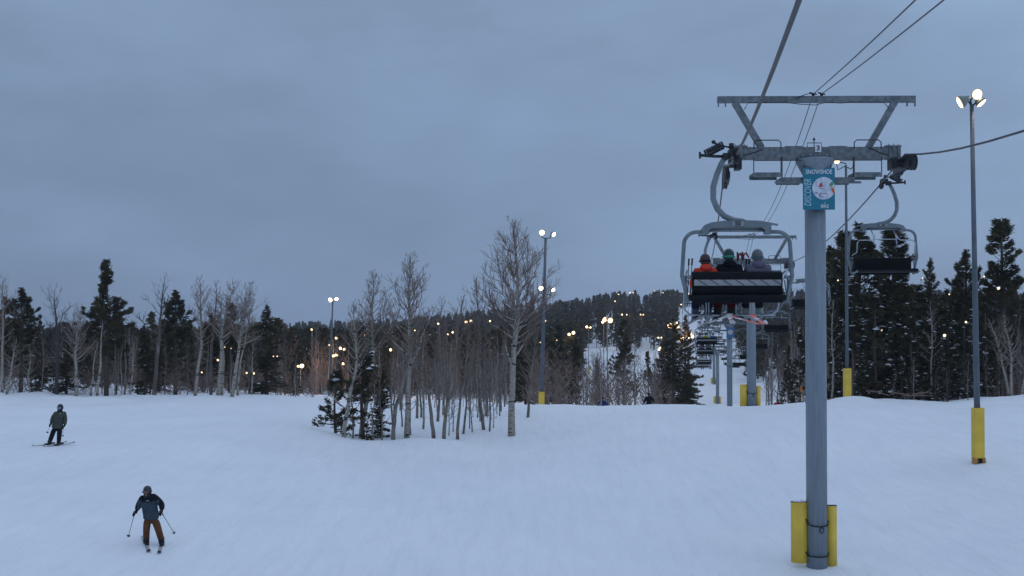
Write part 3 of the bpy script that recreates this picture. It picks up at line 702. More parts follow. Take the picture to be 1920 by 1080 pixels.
# ---------------------------------------------------------------- people
def skin(name, chains, mats, parent=None, sub=2, matfn=None, extra=None):
    """grow one smooth surface over chains of (point, rx, ry); chains sharing a point key are joined"""
    pts = []; rad = []; edges = []; key = {}
    roots = []
    for ch in chains:
        prev = None
        for p, rx, ry in ch:
            kk = tuple(round(c, 4) for c in p)
            if kk not in key:
                key[kk] = len(pts); pts.append(p); rad.append((rx, ry))
                if prev is None: roots.append(len(pts) - 1)
            i = key[kk]
            if prev is not None and prev != i: edges.append((prev, i))
            prev = i
    me = bpy.data.meshes.new(name + '_cage'); me.from_pydata(pts, edges, []); o = bpy.data.objects.new('cage', me); C.objects.link(o)
    md = o.modifiers.new('s', 'SKIN'); md.use_smooth_shade = True
    for i, d in enumerate(me.skin_vertices[0].data): d.radius = rad[i]; d.use_root = i in roots
    if sub: o.modifiers.new('u', 'SUBSURF').levels = sub
    bpy.context.view_layer.update()
    ne = bpy.data.meshes.new_from_object(o.evaluated_get(bpy.context.evaluated_depsgraph_get())); ne.name = name
    bpy.data.objects.remove(o); bpy.data.meshes.remove(me)
    ne.materials.clear()
    for m in mats: ne.materials.append(m)
    if matfn:
        for p in ne.polygons: p.material_index = matfn(p.center)
    else:
        for p in ne.polygons: p.material_index = 0
    return link(name, ne, parent)
def V3(p): return Vector(p)
def glove(T, wrist, hand, grip_dir, m, label=None):
    """five-fingered glove closed round a pole that runs along grip_dir"""
    w, h = V3(wrist), V3(hand); d = (h - w).normalized(); gd = V3(grip_dir).normalized(); s = d.cross(gd)
    if s.length < .1: s = Vector((1, 0, 0))
    s.normalize()
    pc = h
    ch = [[(tuple(w - d * .07), .052, .050), (tuple(w), .046, .042), (tuple(w + (pc - w) * .6), .044, .036), (tuple(pc), .050, .034)]]
    for i in range(4):
        o = pc + gd * (.045 - .028 * i); L = (.052, .058, .055, .045)[i]
        ch.append([(tuple(o + s * .005), .017, .017), (tuple(o + d * L * .7 + s * .018), .017, .017), (tuple(o + d * L * .75 + s * .052), .016, .016), (tuple(o + d * L * .25 + s * .060), .014, .014)])
    ch.append([(tuple(pc - d * .02 + gd * .03), .019, .019), (tuple(pc + gd * .065 + s * .03), .018, .018), (tuple(pc + d * .02 + gd * .062 + s * .058), .015, .015)])
    return skin('glove', ch, [m], T, 1)
def person(label, loc, rz, J, cols, seated=False, name='person', group=None, goggles=True, face_dir=(0, -1, 0), detail=True, scale=1.0, cat='person', hood=False, visor=None, logo=None):
    T = empty(name, loc, rz, label, cat, group); T.scale = (scale,) * 3
    f = V3(face_dir).normalized()
    skinm = mat('skin', (.42, .24, .18), .6)
    jm, tm = cols['jacket'], cols['trousers']
    pel, ch, nk, hd = V3(J['pelvis']), V3(J['chest']), V3(J['neck']), V3(J['head'])
    body = [[(tuple(pel), .13, .10), (tuple((pel + ch) / 2), .12, .09), (tuple(ch), .14, .10), (tuple(nk), .055, .055), (tuple((nk + hd) / 2 + Vector((0, 0, .02))), .052, .055), (tuple(hd), .072, .085), (tuple(hd + Vector((0, 0, .07))), .065, .075)]]
    jk = [[(tuple(pel + Vector((0, 0, -.07))), .235, .185), (tuple(pel + Vector((0, 0, .02))), .235, .18), (tuple(pel + (ch - pel) * .5), .225, .165), (tuple(ch), .235, .165), (tuple(ch + (nk - ch) * .75), .15, .12), (tuple(nk + Vector((0, 0, .02))), .085, .085)]]
    tr = [[(tuple(pel + Vector((0, 0, .03))), .15, .125), (tuple(pel + Vector((0, 0, -.04))), .15, .125)]]
    for s in ('l', 'r'):
        sh, el, wr, ha = (V3(J[k + s]) for k in ('sh', 'el', 'wr', 'ha'))
        hp, kn, an, to = (V3(J[k + s]) for k in ('hp', 'kn', 'an', 'to'))
        body.append([(tuple(ch), .14, .10), (tuple(sh), .06, .06), (tuple(el), .042, .042), (tuple(wr), .030, .030)])
        body.append([(tuple(pel), .13, .10), (tuple(hp), .085, .085), (tuple(kn), .058, .058), (tuple(an), .036, .036)])
        jk.append([(tuple(ch), .235, .165), (tuple(sh), .118, .115), (tuple((sh + el) / 2), .102, .100), (tuple(el), .090, .088), (tuple(wr + (el - wr) * .05), .070, .070)])
        tr.append([(tuple(pel + Vector((0, 0, -.04))), .15, .125), (tuple(hp + (kn - hp) * .1), .120, .125), (tuple((hp + kn) / 2), .108, .112), (tuple(kn), .095, .098), (tuple((kn + an) / 2), .090, .095), (tuple(an + (kn - an) * .22), .092, .098)])
    skin('body', body, [skinm], T, 1)
    skin('trousers', tr, [tm], T, 2 if detail else 1)
    if 'yoke' in cols:
        zc = J['yoke_z']; skin('jacket', jk, [jm, cols['yoke']], T, 2, lambda c: 1 if c.z + .10 * abs(c.x - ch.x) / .25 * (-.6) > zc or abs(c.x - ch.x) > .30 and c.z > zc - .22 else 0)
    else: skin('jacket', jk, [jm], T, 2 if detail else 1)
    if hood:
        h = MB(); h.ball(tuple(nk - f * .08 + Vector((0, 0, .0))), .135, .10, .09, 14); h.build('hood', jm, T)
    # face: nose and mouth ridge on the body's head, under the goggles
    hm = cols.get('helmet', M_black)
    q = MB(); rot = Matrix.Rotation(math.atan2(f.x, -f.y), 3, 'Z')
    q.ball(tuple(hd + Vector((0, 0, .035)) - f * .02), .112, .132, .128, 18, zmin=-.50, rot=rot)
    q.ball(tuple(hd + Vector((0, 0, -.01)) - f * .045), .108, .095, .11, 14, zmin=-.7, rot=rot); hel = q.build('helmet', hm, T)
    if goggles:
        v = MB(); pts = []
        for k in range(9):
            a = R(-48 + 96 * k / 8); d = rot @ Vector((math.sin(a) * .104, -math.cos(a) * .112, 0)); pts.append(hd + d + Vector((0, 0, -.006)))
        v.tube(pts, [.014] + [.034] * 7 + [.014], 8); gg = v.build('goggles', visor or M_ink, T)
        v = MB(); pts = [hd + rot @ Vector((math.sin(R(a)) * .113, -math.cos(R(a)) * .156, 0)) + Vector((0, 0, -.004)) for a in range(60, 301, 20)]
        v.tube(pts, .019, 6); v.build('strap', cols.get('strap', M_dark), gg)
    n = MB(); n.ball(tuple(hd + f * .092 + Vector((0, 0, -.035))), .016, .022, .022, 8); n.ball(tuple(hd + f * .078 + Vector((0, 0, -.078))), .03, .016, .010, 8)
    n.build('face', skinm, T)
    if cols.get('buff'):
        n = MB(); n.tube([nk - Vector((0, 0, .03)), nk + Vector((0, 0, .05)) + f * .01, hd + Vector((0, 0, -.09)) + f * .005, hd + Vector((0, 0, -.055)) - f * .005], [.11, .10, .098, .092], 14); n.build('neck_gaiter', cols['buff'], T)
    for s in ('l', 'r'):
        if detail: glove(T, J['wr' + s], J['ha' + s], J.get('gd' + s, (0, 0, 1)), cols.get('glove', M_black))
        an, to = V3(J['an' + s]), V3(J['to' + s]); d = (to - an); d.z = 0; d.normalize()
        b = MB(); top = an + (V3(J['kn' + s]) - an).normalized() * .20
        b.tube([top, an + (top - an) * .4, an + Vector((0, 0, -.05))], [.085, .082, .080], 12)
        b.tube([an - d * .10 + Vector((0, 0, -.035)), an + Vector((0, 0, -.035)), an + d * .12 + Vector((0, 0, -.05)), an + d * .21 + Vector((0, 0, -.06))], [.052, .064, .056, .036], 12)
        for k in (0.0, .05, .10): b.tube([an + Vector((-.07, 0, .09 - k)) + d * .03, an + d * .075 + Vector((0, 0, .09 - k)), an + Vector((.07, 0, .09 - k)) + d * .03], .010, 5)
        b.build('ski_boot', cols.get('boot', M_ink), T)
    if logo:
        l = MB(); l.box(*logo); l.build('chest_mark', M_white, T)
    return T
SKI = {}
def ski(label, loc, heading, tilt, top, tipc, L=1.65, group='skis', roll=0.0):
    """a ski with turned-up tip; local +y is forward, origin under the boot"""
    T = empty('ski', loc, 0, label, 'ski', group); T.rotation_euler = (tilt, roll, heading)
    m = MB(); vs = []; N = 22
    for k in range(N + 1):
        t = k / N; y = -.75 + L * t
        w = .038 + .018 * abs(2 * t - 1) ** 1.5
        if t > .93: w *= math.sqrt(max(.02, 1 - ((t - .93) / .07) ** 2))
        z = .012 + (.10 * ((t - .86) / .14) ** 2 if t > .86 else 0) + (.02 * ((.04 - t) / .04) ** 2 if t < .04 else 0)
        vs += [(-w, y, z), (w, y, z), (w, y, z + .014), (-w, y, z + .014)]
    fs = [(0, 1, 2, 3)]
    mi = [0]
    for k in range(N):
        a = 4 * k
        for j in range(4): fs.append((a + j, a + (j + 1) % 4, a + 4 + (j + 1) % 4, a + 4 + j)); mi.append(1 if k > N * .84 or 4 < k < 8 else 0)
    fs.append((4 * N + 3, 4 * N + 2, 4 * N + 1, 4 * N)); mi.append(1)
    m.add(vs, fs, 0); m.m = mi
    m.build('plank', [top, tipc], T)
    b = MB(); b.box(0, .16, .045, .06, .09, .05); b.box(0, -.17, .045, .06, .10, .06); b.box(0, 0, .032, .05, .40, .012); b.build('binding', M_dark, T)
    return T
def ski_pole(label, top, tip, m=None, group='ski poles'):
    a, b = V3(top), V3(tip); T = empty('ski_pole', b, 0, label, 'ski pole', group)
    a = a - b; d = a.normalized()
    q = MB(); q.tube([(0, 0, 0), a * .97], [.007, .009], 6); q.build('shaft', m or M_dark, T)
    q = MB(); q.tube([a - d * .12, a, a + d * .02], [.018, .017, .022], 8); q.build('handle', M_ink, T)
    q = MB(); q.disc(d * .06, .048, d, 12, th=.012); q.build('basket', M_ink, T)
    return T

C_ = lambda n, c, **k: mat(n, c, .85, spec=.15, var=.18, scale=6, bump=.25, bscale=12, **k)
# --- foreground skier (faces the viewer); numbers read off the photo, metres
D1 = 28.0; b1 = P(284.6, 1015, D1); b1.z = g(b1.x, b1.y) + .02; o1 = P(284.6, 1013.9, D1)
def j1(zx, zy, y=0): return tuple(P(220 + zx / 7.2, 890 + zy / 7.2, D1 + y) - o1)
J = dict(pelvis=j1(458, 545), chest=j1(430, 330, -.10), neck=j1(412, 245, -.20), head=j1(402, 195, -.27),
         shl=j1(330, 290, -.12), ell=j1(283, 395, -.10), wrl=j1(258, 455, -.22), hal=j1(243, 492, -.28), shr=j1(530, 280, -.12), elr=j1(603, 375, -.08), wrr=j1(600, 440, -.22), har=j1(592, 482, -.30),
         hpl=j1(408, 570), knl=j1(392, 720, -.16), anl=j1(392, 868, -.02), tol=j1(412, 885, -.22), hpr=j1(510, 570), knr=j1(555, 710, -.16), anr=j1(600, 868, -.02), tor=j1(612, 885, -.22), yoke_z=j1(0, 325)[2],
         gdl=(.25, .1, 1), gdr=(-.3, .1, 1))
cols = dict(jacket=C_('slate jacket', (.045, .068, .088)), yoke=C_('black yoke', (.010, .014, .020)), trousers=C_('rust trousers', (.120, .052, .022)), helmet=mat('dark teal helmet', (.018, .030, .038), .4), buff=M_ink)
person('skier in slate and black jacket with rust-brown trousers, nearest the viewer', b1, 0, J, cols, logo=(j1(455, 297)[0], -.27, j1(455, 297)[2], .06, .02, .012), face_dir=(0, -1, -.12), visor=mat('rose goggles', (.16, .06, .07), .2))
M_skig = mat('dark ski top', (.03, .035, .05), .4); M_skip = mat('pale ski top', (.38, .36, .35), .4)
for (nm, an, hd_, lab) in (('l', J['anl'], R(180 + 26), 'left ski of the brown-trousered skier as seen in the photo'), ('r', J['anr'], R(180 + 16), 'right ski of the brown-trousered skier as seen in the photo')):
    x, y = b1.x + an[0], b1.y + an[1] - .05
    ski(lab, (x, y, g(x, y) + .0), hd_, R(-5), M_skip, M_skig, group='skis of the two skiers on the snow')
tp = Vector(b1) + V3(J['hal']) + Vector((0, -.03, .05)); tip = P(220 + 145 / 7.2, 890 + 850 / 7.2, D1 - .1); ski_pole('ski pole in the left-side hand of the brown-trousered skier', tp, tip, group='ski poles of the two skiers on the snow')
tp = Vector(b1) + V3(J['har']) + Vector((0, -.03, .05)); tip = P(220 + 780 / 7.2, 890 + 808 / 7.2, D1 - .1); ski_pole('ski pole in the right-side hand of the brown-trousered skier', tp, tip, group='ski poles of the two skiers on the snow')
# --- left skier
D2 = 41.5; b2 = P(101, 833, D2); b2.z = g(b2.x, b2.y) + .02; o2 = P(101, 740 + 918 / 9.82, D2)
def j2(zx, zy, y=0): return tuple(P(50 + zx / 9.82, 740 + zy / 9.82, D2 + y) - o2)
J = dict(pelvis=j2(560, 600, .02), chest=j2(605, 390, -.03), neck=j2(612, 300, -.06), head=j2(615, 240, -.10),
         shl=j2(520, 350, -.04), ell=j2(475, 450, 0), wrl=j2(450, 525, -.08), hal=j2(442, 560, -.12), shr=j2(695, 350, -.04), elr=j2(712, 470, .02), wrr=j2(700, 560, -.06), har=j2(680, 598, -.1),
         hpl=j2(510, 620), knl=j2(470, 740, -.10), anl=j2(418, 880, 0), tol=j2(385, 905, -.16), hpr=j2(610, 620), knr=j2(600, 750, -.10), anr=j2(590, 885, 0), tor=j2(570, 910, -.18))
cols = dict(jacket=C_('olive jacket', (.060, .072, .060)), trousers=C_('black trousers', (.008, .010, .014)), helmet=mat('black blue helmet', (.010, .016, .030), .4), buff=M_ink)
person('skier in olive grey jacket and black trousers farther back on the left', b2, 0, J, cols, visor=mat('blue mirror goggles', (.20, .30, .48), .12, .6), logo=(j2(660, 0)[0], -.18, j2(0, 340)[2], .06, .02, .012))
for an, hd_, lab in ((J['anl'], R(143), 'left ski of the olive-jacketed skier as seen in the photo'), (J['anr'], R(150), 'right ski of the olive-jacketed skier as seen in the photo')):
    x, y = b2.x + an[0], b2.y + an[1]; ski(lab, (x, y, g(x, y) + .01), hd_, R(-3), M_skig, M_skip, L=1.5, group='skis of the two skiers on the snow')
ski_pole('ski pole at the left side of the olive-jacketed skier', Vector(b2) + V3(J['hal']) + Vector((0, 0, .05)), P(50 + 373 / 9.82, 740 + 715 / 9.82, D2), M_bright, group='ski poles of the two skiers on the snow')
ski_pole('ski pole at the right side of the olive-jacketed skier', Vector(b2) + V3(J['har']) + Vector((0, 0, .05)), P(50 + 663 / 9.82, 740 + 780 / 9.82, D2), M_bright, group='ski poles of the two skiers on the snow')

# --- riders: seated, facing up the line (+y), origin on the seat
def seated(dx=0):
    return dict(pelvis=(0, .0, .12), chest=(0, -.02, .46), neck=(0, .0, .64), head=(0, .05, .795), shl=(-.19, -.01, .56), ell=(-.235, .14, .32), wrl=(-.20, .38, .26), hal=(-.17, .46, .28), shr=(.19, -.01, .56), elr=(.235, .14, .32), wrr=(.20, .38, .26), har=(.17, .46, .28),
                hpl=(-.10, .06, .10), knl=(-.13, .48, .08), anl=(-.14, .52, -.36), tol=(-.14, .70, -.42), hpr=(.10, .06, .10), knr=(.13, .48, .08), anr=(.14, .52, -.36), tor=(.14, .70, -.42))
def rider(chair, x, z, lab, cols, group, scale=1.0, skis=None, hood=False, detail=True, visor=None, ski_lab=None, heads=(R(4), R(-6))):
    rz = CROT; M = Matrix.Rotation(rz, 3, 'Z')
    o = chair.location + M @ Vector((x, .24, z))
    T = person(lab, o, rz, seated(), cols, group=group, face_dir=(0, 1, 0), scale=scale, hood=hood, detail=detail, visor=visor)
    if skis:
        for k, s in enumerate((-1, 1)):
            p = o + M @ (Vector((s * .14, .56, -.47)) * scale)
            ski('%s ski of %s' % (('left', 'right')[k], ski_lab), p, rz + heads[k], R(-6), skis[0], skis[1], group='skis of the chair riders')
    return T
SZ = -2.82
crimson = C_('orange red jacket', (.62, .055, .030)); blackj = C_('black jacket', (.006, .008, .012)); mauve = C_('mauve grey jacket', (.125, .115, .160)); wine = C_('dark red trousers', (.075, .008, .010))
M_or = mat('orange ski top', (.75, .10, .05), .4); M_wh = mat('white ski top', (.6, .6, .65), .4)
G50 = 'riders on chair number 50'
ch = chairs_up[0]
rider(ch, -.58, SZ - .03, 'rider in bright orange red jacket, left seat of chair number 50', dict(jacket=crimson, trousers=C_('navy trousers', (.015, .02, .035)), helmet=mat('maroon helmet', (.05, .022, .022), .4), strap=M_black, boot=mat('blue grey boot', (.04, .07, .11), .4)), G50, .94, skis=(M_skig, M_dark), hood=True, ski_lab='the orange red jacketed rider')
rider(ch, -.11, SZ + .01, 'rider in black jacket and green strapped helmet, middle of chair number 50', dict(jacket=blackj, trousers=wine, helmet=mat('dark green helmet', (.012, .040, .038), .35), strap=mat('green strap', (.03, .30, .20), .6), boot=M_ink), G50, 1.0, skis=(M_skip, M_wh), hood=True, ski_lab='the black jacketed rider', heads=(R(10), R(-14)))
rider(ch, .46, SZ, 'rider in mauve grey hooded jacket, right seat of chair number 50', dict(jacket=mauve, trousers=C_('black trousers', (.008, .010, .014)), helmet=mat('grey helmet', (.12, .13, .14), .4), strap=mat('teal strap', (.03, .10, .11), .6), boot=mat('white green boot', (.25, .30, .28), .4)), G50, 1.0, skis=(M_or, M_wh), hood=True, ski_lab='the mauve grey jacketed rider', heads=(R(-38), R(-22)))
Mr = Matrix.Rotation(CROT, 3, 'Z')
def held(x, z0, z1, dx, lab, col=None): # poles held upright in the lap, handles at shoulder height
    for s in (0, 1):
        ski_pole(lab % ('left', 'right')[s], ch.location + Mr @ Vector((x + s * dx, .55 - s * .05, z1)), ch.location + Mr @ Vector((x - .02 + s * .04, .62, z0)), group='ski poles held by the chair riders')
held(.12, -3.0, -1.92, .09, '%s of two red-gripped ski poles standing up between the middle and right riders')
for k in (0, 1):
    m = MB(); p = Vector((.12 + k * .09, .54 - k * .05, -1.92)); m.tube([p + Vector((0, 0, -.16)), p + Vector((.02, 0, -.04)), p + Vector((.05 + .02 * k, 0, 0)), p + Vector((.10 + .03 * k, 0, -.10))], [.022, .026, .022, .014], 8)
    o = m.build('wrist_strap', mat('red grip', (.25, .015, .02), .5)); o.location = ch.location; o.rotation_euler = (0, 0, CROT); tag(o, '%s red wrist strap on the raised ski poles' % ('left', 'right')[k], 'strap', 'red straps on the raised ski poles')
held(.30, -3.0, -2.06, .05, '%s of two dark ski poles against the mauve grey rider')
held(-.86, -3.0, -2.05, .06, '%s of two dark ski poles at the outer side of the orange red rider')
# riders on the chairs behind
G2 = 'riders on the chairs farther up'
def cset(j, t, h): return dict(jacket=j, trousers=t, helmet=h, boot=M_ink)
navy = C_('navy jacket', (.02, .04, .12)); redj = C_('red jacket', (.30, .02, .025)); yel = C_('yellow green jacket', (.30, .30, .05)); blu = C_('blue jacket', (.05, .12, .28)); blk = C_('black trousers', (.008, .010, .014))
greyj = C_('pale grey jacket', (.25, .26, .30))
rider(chairs_up[1], -.60, SZ, 'navy rider on the left of the chair hidden behind number 50', cset(navy, blk, M_ink), G2, .98, skis=(M_skip, M_wh), ski_lab='the farther navy rider', detail=False)
rider(chairs_up[1], .0, SZ, 'rider in red trousers on the chair hidden behind number 50', cset(greyj, wine, M_ink), G2, .98, skis=(M_wh, M_skip), ski_lab='the farther red trousered rider', detail=False)
rider(chairs_up[1], .55, SZ, 'rider in black on the chair hidden behind number 50', cset(blackj, blk, M_ink), G2, .98, skis=(M_skig, M_wh), ski_lab='the farther black clad rider', detail=False)
rider(chairs_up[3], -.60, SZ, 'red-helmeted rider on the small chair beyond the crest', cset(greyj, redj, mat('red helmet', (.25, .02, .03), .4)), G2, detail=False)
rider(chairs_up[3], -.05, SZ, 'yellow green rider in the middle of the small chair beyond the crest', cset(yel, redj, M_ink), G2, detail=False)
rider(chairs_up[3], .58, SZ, 'blue rider on the right of the small chair beyond the crest', cset(blu, blk, mat('pale blue helmet', (.10, .16, .22), .4)), G2, detail=False)
rider(chairs_up[4], -.3, SZ, 'navy rider on the first chair after the red, yellow and blue trio', cset(navy, blk, M_ink), G2, detail=False)
rider(chairs_up[4], .4, SZ, 'black rider on the first chair after the red, yellow and blue trio', cset(blackj, blk, M_ink), G2, detail=False)
rider(chairs_up[6], .0, SZ, 'lone black rider on the third chair after the trio', cset(blackj, blk, M_ink), G2, detail=False)
# --- standing figures half hidden by the crest, and one tiny skier up the piste
def standing(lean=0):
    return dict(pelvis=(0, 0, .90), chest=(0, -.03, 1.26), neck=(0, -.03, 1.46), head=(0, -.05, 1.58), shl=(-.20, 0, 1.38), ell=(-.34, .02, 1.12), wrl=(-.38, -.14, .95), hal=(-.38, -.2, .90), shr=(.20, 0, 1.38), elr=(.34, .02, 1.12), wrr=(.38, -.14, .95), har=(.38, -.2, .90),
                hpl=(-.11, 0, .86), knl=(-.15, -.10, .48), anl=(-.16, 0, .10), tol=(-.16, -.16, .05), hpr=(.11, 0, .86), knr=(.15, -.10, .48), anr=(.16, 0, .10), tor=(.16, -.16, .05))
for px, ty, Y, lab, cs in ((1217, 739, 75, 'skier in black just showing over the snow crest in front of the thicket', cset(blackj, blk, M_ink)),
                       (1130, 747, 84, 'dark blue skier almost hidden by the snow crest', cset(navy, blk, M_ink)),
                       (1458, 746, 80, 'skier in red showing over the snow crest right of the second tower', cset(redj, blk, mat('red hood', (.12, .02, .03), .6))),
                       (1306, 621, 385, 'tiny skier far up the piste beside the lift', cset(blackj, blk, M_ink))):
    p = P(px, ty - 3, Y); person(lab, (p.x, Y, g(p.x, Y) if Y > 300 else min(p.z - 1.74, g(p.x, Y))), 0, standing(), cs, detail=False, group='small skiers beyond the crest')
# small orange marker on a stake by the right-hand woods
p = P(1502, 733, 74); T = empty('trail_marker', (p.x, p.y, g(p.x, p.y)), 0, 'small orange marker disc on a stake by the snowy spruces', 'marker')
zt = p.z - g(p.x, p.y); m = MB(); m.tube([(0, 0, -.2), (0, 0, zt)], .02, 6); m.build('stake', M_wood, T); m = MB(); m.box(0, -.03, zt + .12, .16, .02, .40); m.build('panel', mat('orange panel', (.75, .20, .03), .6), T)
# ---------------------------------------------------------------- trees
def tufts_to_mesh(name, Cn, Dn, Ln, Wn, mi, mats, rs, per=3, SN=None, extra_v=None, extra_f=None, extra_mi=1):
    """Cn centres, Dn directions: each tuft is `per` narrow needle-clump triangles fanning round its direction"""
    n = len(Cn); V = []; 
    Cn = np.repeat(Cn, per, 0); Dn = np.repeat(Dn, per, 0); Ln = np.repeat(Ln, per); Wn = np.repeat(Wn, per)
    D = Dn + rs.normal(0, .45, Dn.shape); D /= np.linalg.norm(D, axis=1)[:, None]
    S_ = np.cross(D, rs.normal(0, 1, D.shape)); S_ /= np.linalg.norm(S_, axis=1)[:, None] + 1e-9
    a = Cn - D * (Ln * .35)[:, None] + S_ * Wn[:, None] * .5; b = Cn - D * (Ln * .35)[:, None] - S_ * Wn[:, None] * .5
    c = Cn + D * (Ln * .65)[:, None]
    V = np.stack([a, b, c], 1).reshape(-1, 3); F = np.arange(len(V)).reshape(-1, 3); M = np.full(len(F), 0)
    M = np.repeat(np.asarray(mi), per)
    parts_v = [V]; parts_f = [F]; parts_m = [M]
    if SN is not None and len(SN[0]):
        P0, r = SN; k = 6; m = len(P0); ang = np.arange(k) / k * 2 * np.pi
        rr = r[:, None] * rs.uniform(.55, 1.15, (m, k)); ring = P0[:, None] + np.stack([np.cos(ang) * rr, np.sin(ang) * rr, rs.normal(0, .12, (m, k)) * r[:, None] - .25 * r[:, None]], -1)
        top = P0[:, None] + np.array([0, 0, 1]) * (r * .35)[:, None, None]
        SV = np.concatenate([ring, top], 1).reshape(-1, 3); o = len(V)
        i = np.arange(m)[:, None] * (k + 1); j = np.arange(k)[None]
        SF = np.stack([o + i + j, o + i + (j + 1) % k, np.broadcast_to(o + i + k, (m, k))], -1).reshape(-1, 3)
        parts_v.append(SV); parts_f.append(SF); parts_m.append(np.full(len(SF), 2))
    if extra_v is not None:
        o = sum(len(v) for v in parts_v); parts_v.append(extra_v); parts_f.append(extra_f + o); parts_m.append(np.full(len(extra_f), extra_mi))
    return np.concatenate(parts_v), np.concatenate(parts_f), np.concatenate(parts_m)
def thin_tubes(paths):
    """list of (pts, radii) -> 3-sided tubes as triangles"""
    V = []; F = []; b = 0
    for pts, rad in paths:
        pts = np.asarray(pts); n = len(pts); t = np.gradient(pts, axis=0); t /= np.linalg.norm(t, axis=1)[:, None] + 1e-9
        ref = np.array([0, 0, 1.0]) if abs(t[0, 2]) < .8 else np.array([1.0, 0, 0])
        x = np.cross(t, ref); x /= np.linalg.norm(x, axis=1)[:, None] + 1e-9; y = np.cross(t, x)
        for k in range(3):
            a = 2 * np.pi * k / 3; V.append(pts + (x * np.cos(a) + y * np.sin(a)) * np.asarray(rad)[:, None])
        for i in range(n - 1):
            for k in range(3):
                k2 = (k + 1) % 3; p, q = b + k * n + i, b + k2 * n + i
                F.append((p, q, q + 1)); F.append((p, q + 1, p + 1))
        b += 3 * n
    return np.concatenate(V), np.array(F)

def conifer_data(seed, H=10, Rr=2.2, bare=.12, shape='fir', nb=110, dens=30, snow=.1, tl=.30, tw=.075, olive=.2, gaps=.0, trunk_r=.15, lean=0.0):
    rs = np.random.RandomState(seed); Cs = []; Ds = []; paths = []; SNp = []; SNr = []; MI = []
    # lumpy outline: a few sectors/heights are missing or long
    miss = [(rs.uniform(bare, 1), rs.uniform(0, 6.28)) for _ in range(int(gaps * 14))]
    tx = lambda z: lean * H * (z / H) ** 2 + .06 * math.sin(z * 1.3 + seed)
    for i in range(nb):
        t = bare + (1 - bare) * ((i + rs.uniform(0, .9)) / nb) ** (1.0 if shape == 'fir' else .9)
        a = i * 2.399 + rs.uniform(-.5, .5)
        if shape == 'fir': prof = (1 - t) ** .70 * (1 - .25 * math.exp(-((t - bare) / .06))) + .03
        elif shape == 'pine': u = (t - bare) / (1 - bare); prof = (1 - u) ** .6 * (.72 + .28 * math.sin(9 * u + seed)) * min(1, .45 + 3 * u) + .07
        else: prof = (1 - t) ** .55 * .8 + .05
        if any(abs(t - mt) < .07 and abs((a - ma + 3.14) % 6.28 - 3.14) < .9 for mt, ma in miss): continue
        L = Rr * prof * rs.uniform(.62, 1.18)
        e0 = (-.15 if shape == 'fir' else .15) + t * .8 + rs.uniform(-.15, .15); curv = rs.uniform(.1, .55)
        n = 5; pts = []; p = np.array([tx(t * H), 0, t * H]); 
        for k in range(n + 1):
            s = k / n; e = e0 - .45 * math.sin(s * 2.2) * (1 - t) + curv * s
            if k: p = p + np.array([math.cos(a) * math.cos(e), math.sin(a) * math.cos(e), math.sin(e)]) * L / n
            pts.append(p.copy())
        pts = np.array(pts); paths.append((pts, np.linspace(.035 * (1 - t) + .012, .006, n + 1)))
        m = max(4, int(dens * L)); s = rs.uniform(.12 if shape == 'fir' else .38, 1.05, m) ** (1 if shape == 'fir' else .7)
        if shape == 'pine':   # needles sit in puffy clumps at the shoot ends
            kc = rs.uniform(.35, 1.0, 4); kc[0] = 1.0; s = np.clip(kc[rs.randint(0, 4, m)] + rs.normal(0, .09 / max(L, .3), m), .15, 1.08)
        idx = np.clip(s, 0, .999) * n; i0 = idx.astype(int); fr = (idx - i0)[:, None]; c = pts[i0] * (1 - fr) + pts[i0 + 1] * fr
        side = rs.normal(0, 1, m); w = (.26 * L * (1.15 - s) + .10) * np.clip(side, -2, 2) * (.62 if shape != 'pine' else .80)
        per = np.array([-math.sin(a), math.cos(a), 0]); c = c + per * w[:, None] + np.array([0, 0, 1]) * rs.normal(.02, .07, m)[:, None]
        d = np.stack([math.cos(a) * .8 + per[0] * np.sign(side) * .5, math.sin(a) * .8 + per[1] * np.sign(side) * .5, np.full(m, .35 if shape != 'fir' else .15)], 1)
        Cs.append(c); Ds.append(d); MI.append(np.full(m, 1 if rs.rand() < olive else 0))
        if rs.rand() < snow * (1.25 - t):
            k = rs.randint(1, 4); q = rs.choice(m, k); SNp.append(c[q] + np.array([0, 0, .07])); SNr.append(rs.uniform(.07, .22 if snow < .5 else .30, k))
    Cn = np.concatenate(Cs); Dn = np.concatenate(Ds); MI = np.concatenate(MI)
    n = len(Cn); Ln = rs.uniform(.7, 1.3, n) * tl; Wn = rs.uniform(.7, 1.4, n) * tw
    SN = (np.concatenate(SNp), np.concatenate(SNr)) if SNp else None
    bv, bf = thin_tubes(paths)
    V, F, M = tufts_to_mesh('crown', Cn, Dn, Ln, Wn, MI, None, rs, 3, SN, bv, bf, 3)
    tr = MB(); k = 9; zs = np.linspace(0, H * .985, k)
    tr.tube([(tx(z), 0, z - (.5 if z == 0 else 0)) for z in zs], [trunk_r * (1 - z / H) ** .8 + .015 for z in zs], 8)
    return V, F, M, tr
def conifer_proto(name, **k):
    V, F, M, tr = conifer_data(**k)
    return (np_mesh('crown', V, F, M, [M_needle, M_needle2, M_snowc, M_bark]), tr.mesh('trunk', M_bark), k.get('H', 10))
def put_tree(kind, proto, loc, H, rz, label, cat='conifer', group=None, sxy=1.0):
    cr_, tr_, h0 = proto; s = H / h0
    T = empty(kind, loc, rz, label, cat, group); T.scale = (s * sxy, s * sxy, s)
    link('crown', cr_, T); link('trunk', tr_, T); return T
PR = {}
for i in range(4): PR['fir%d' % i] = conifer_proto('fir', seed=10 + i, H=10, Rr=(2.0, 2.3, 1.7, 2.5)[i], bare=.05, shape='fir', nb=125, dens=34, snow=.16, olive=.25, gaps=.5)
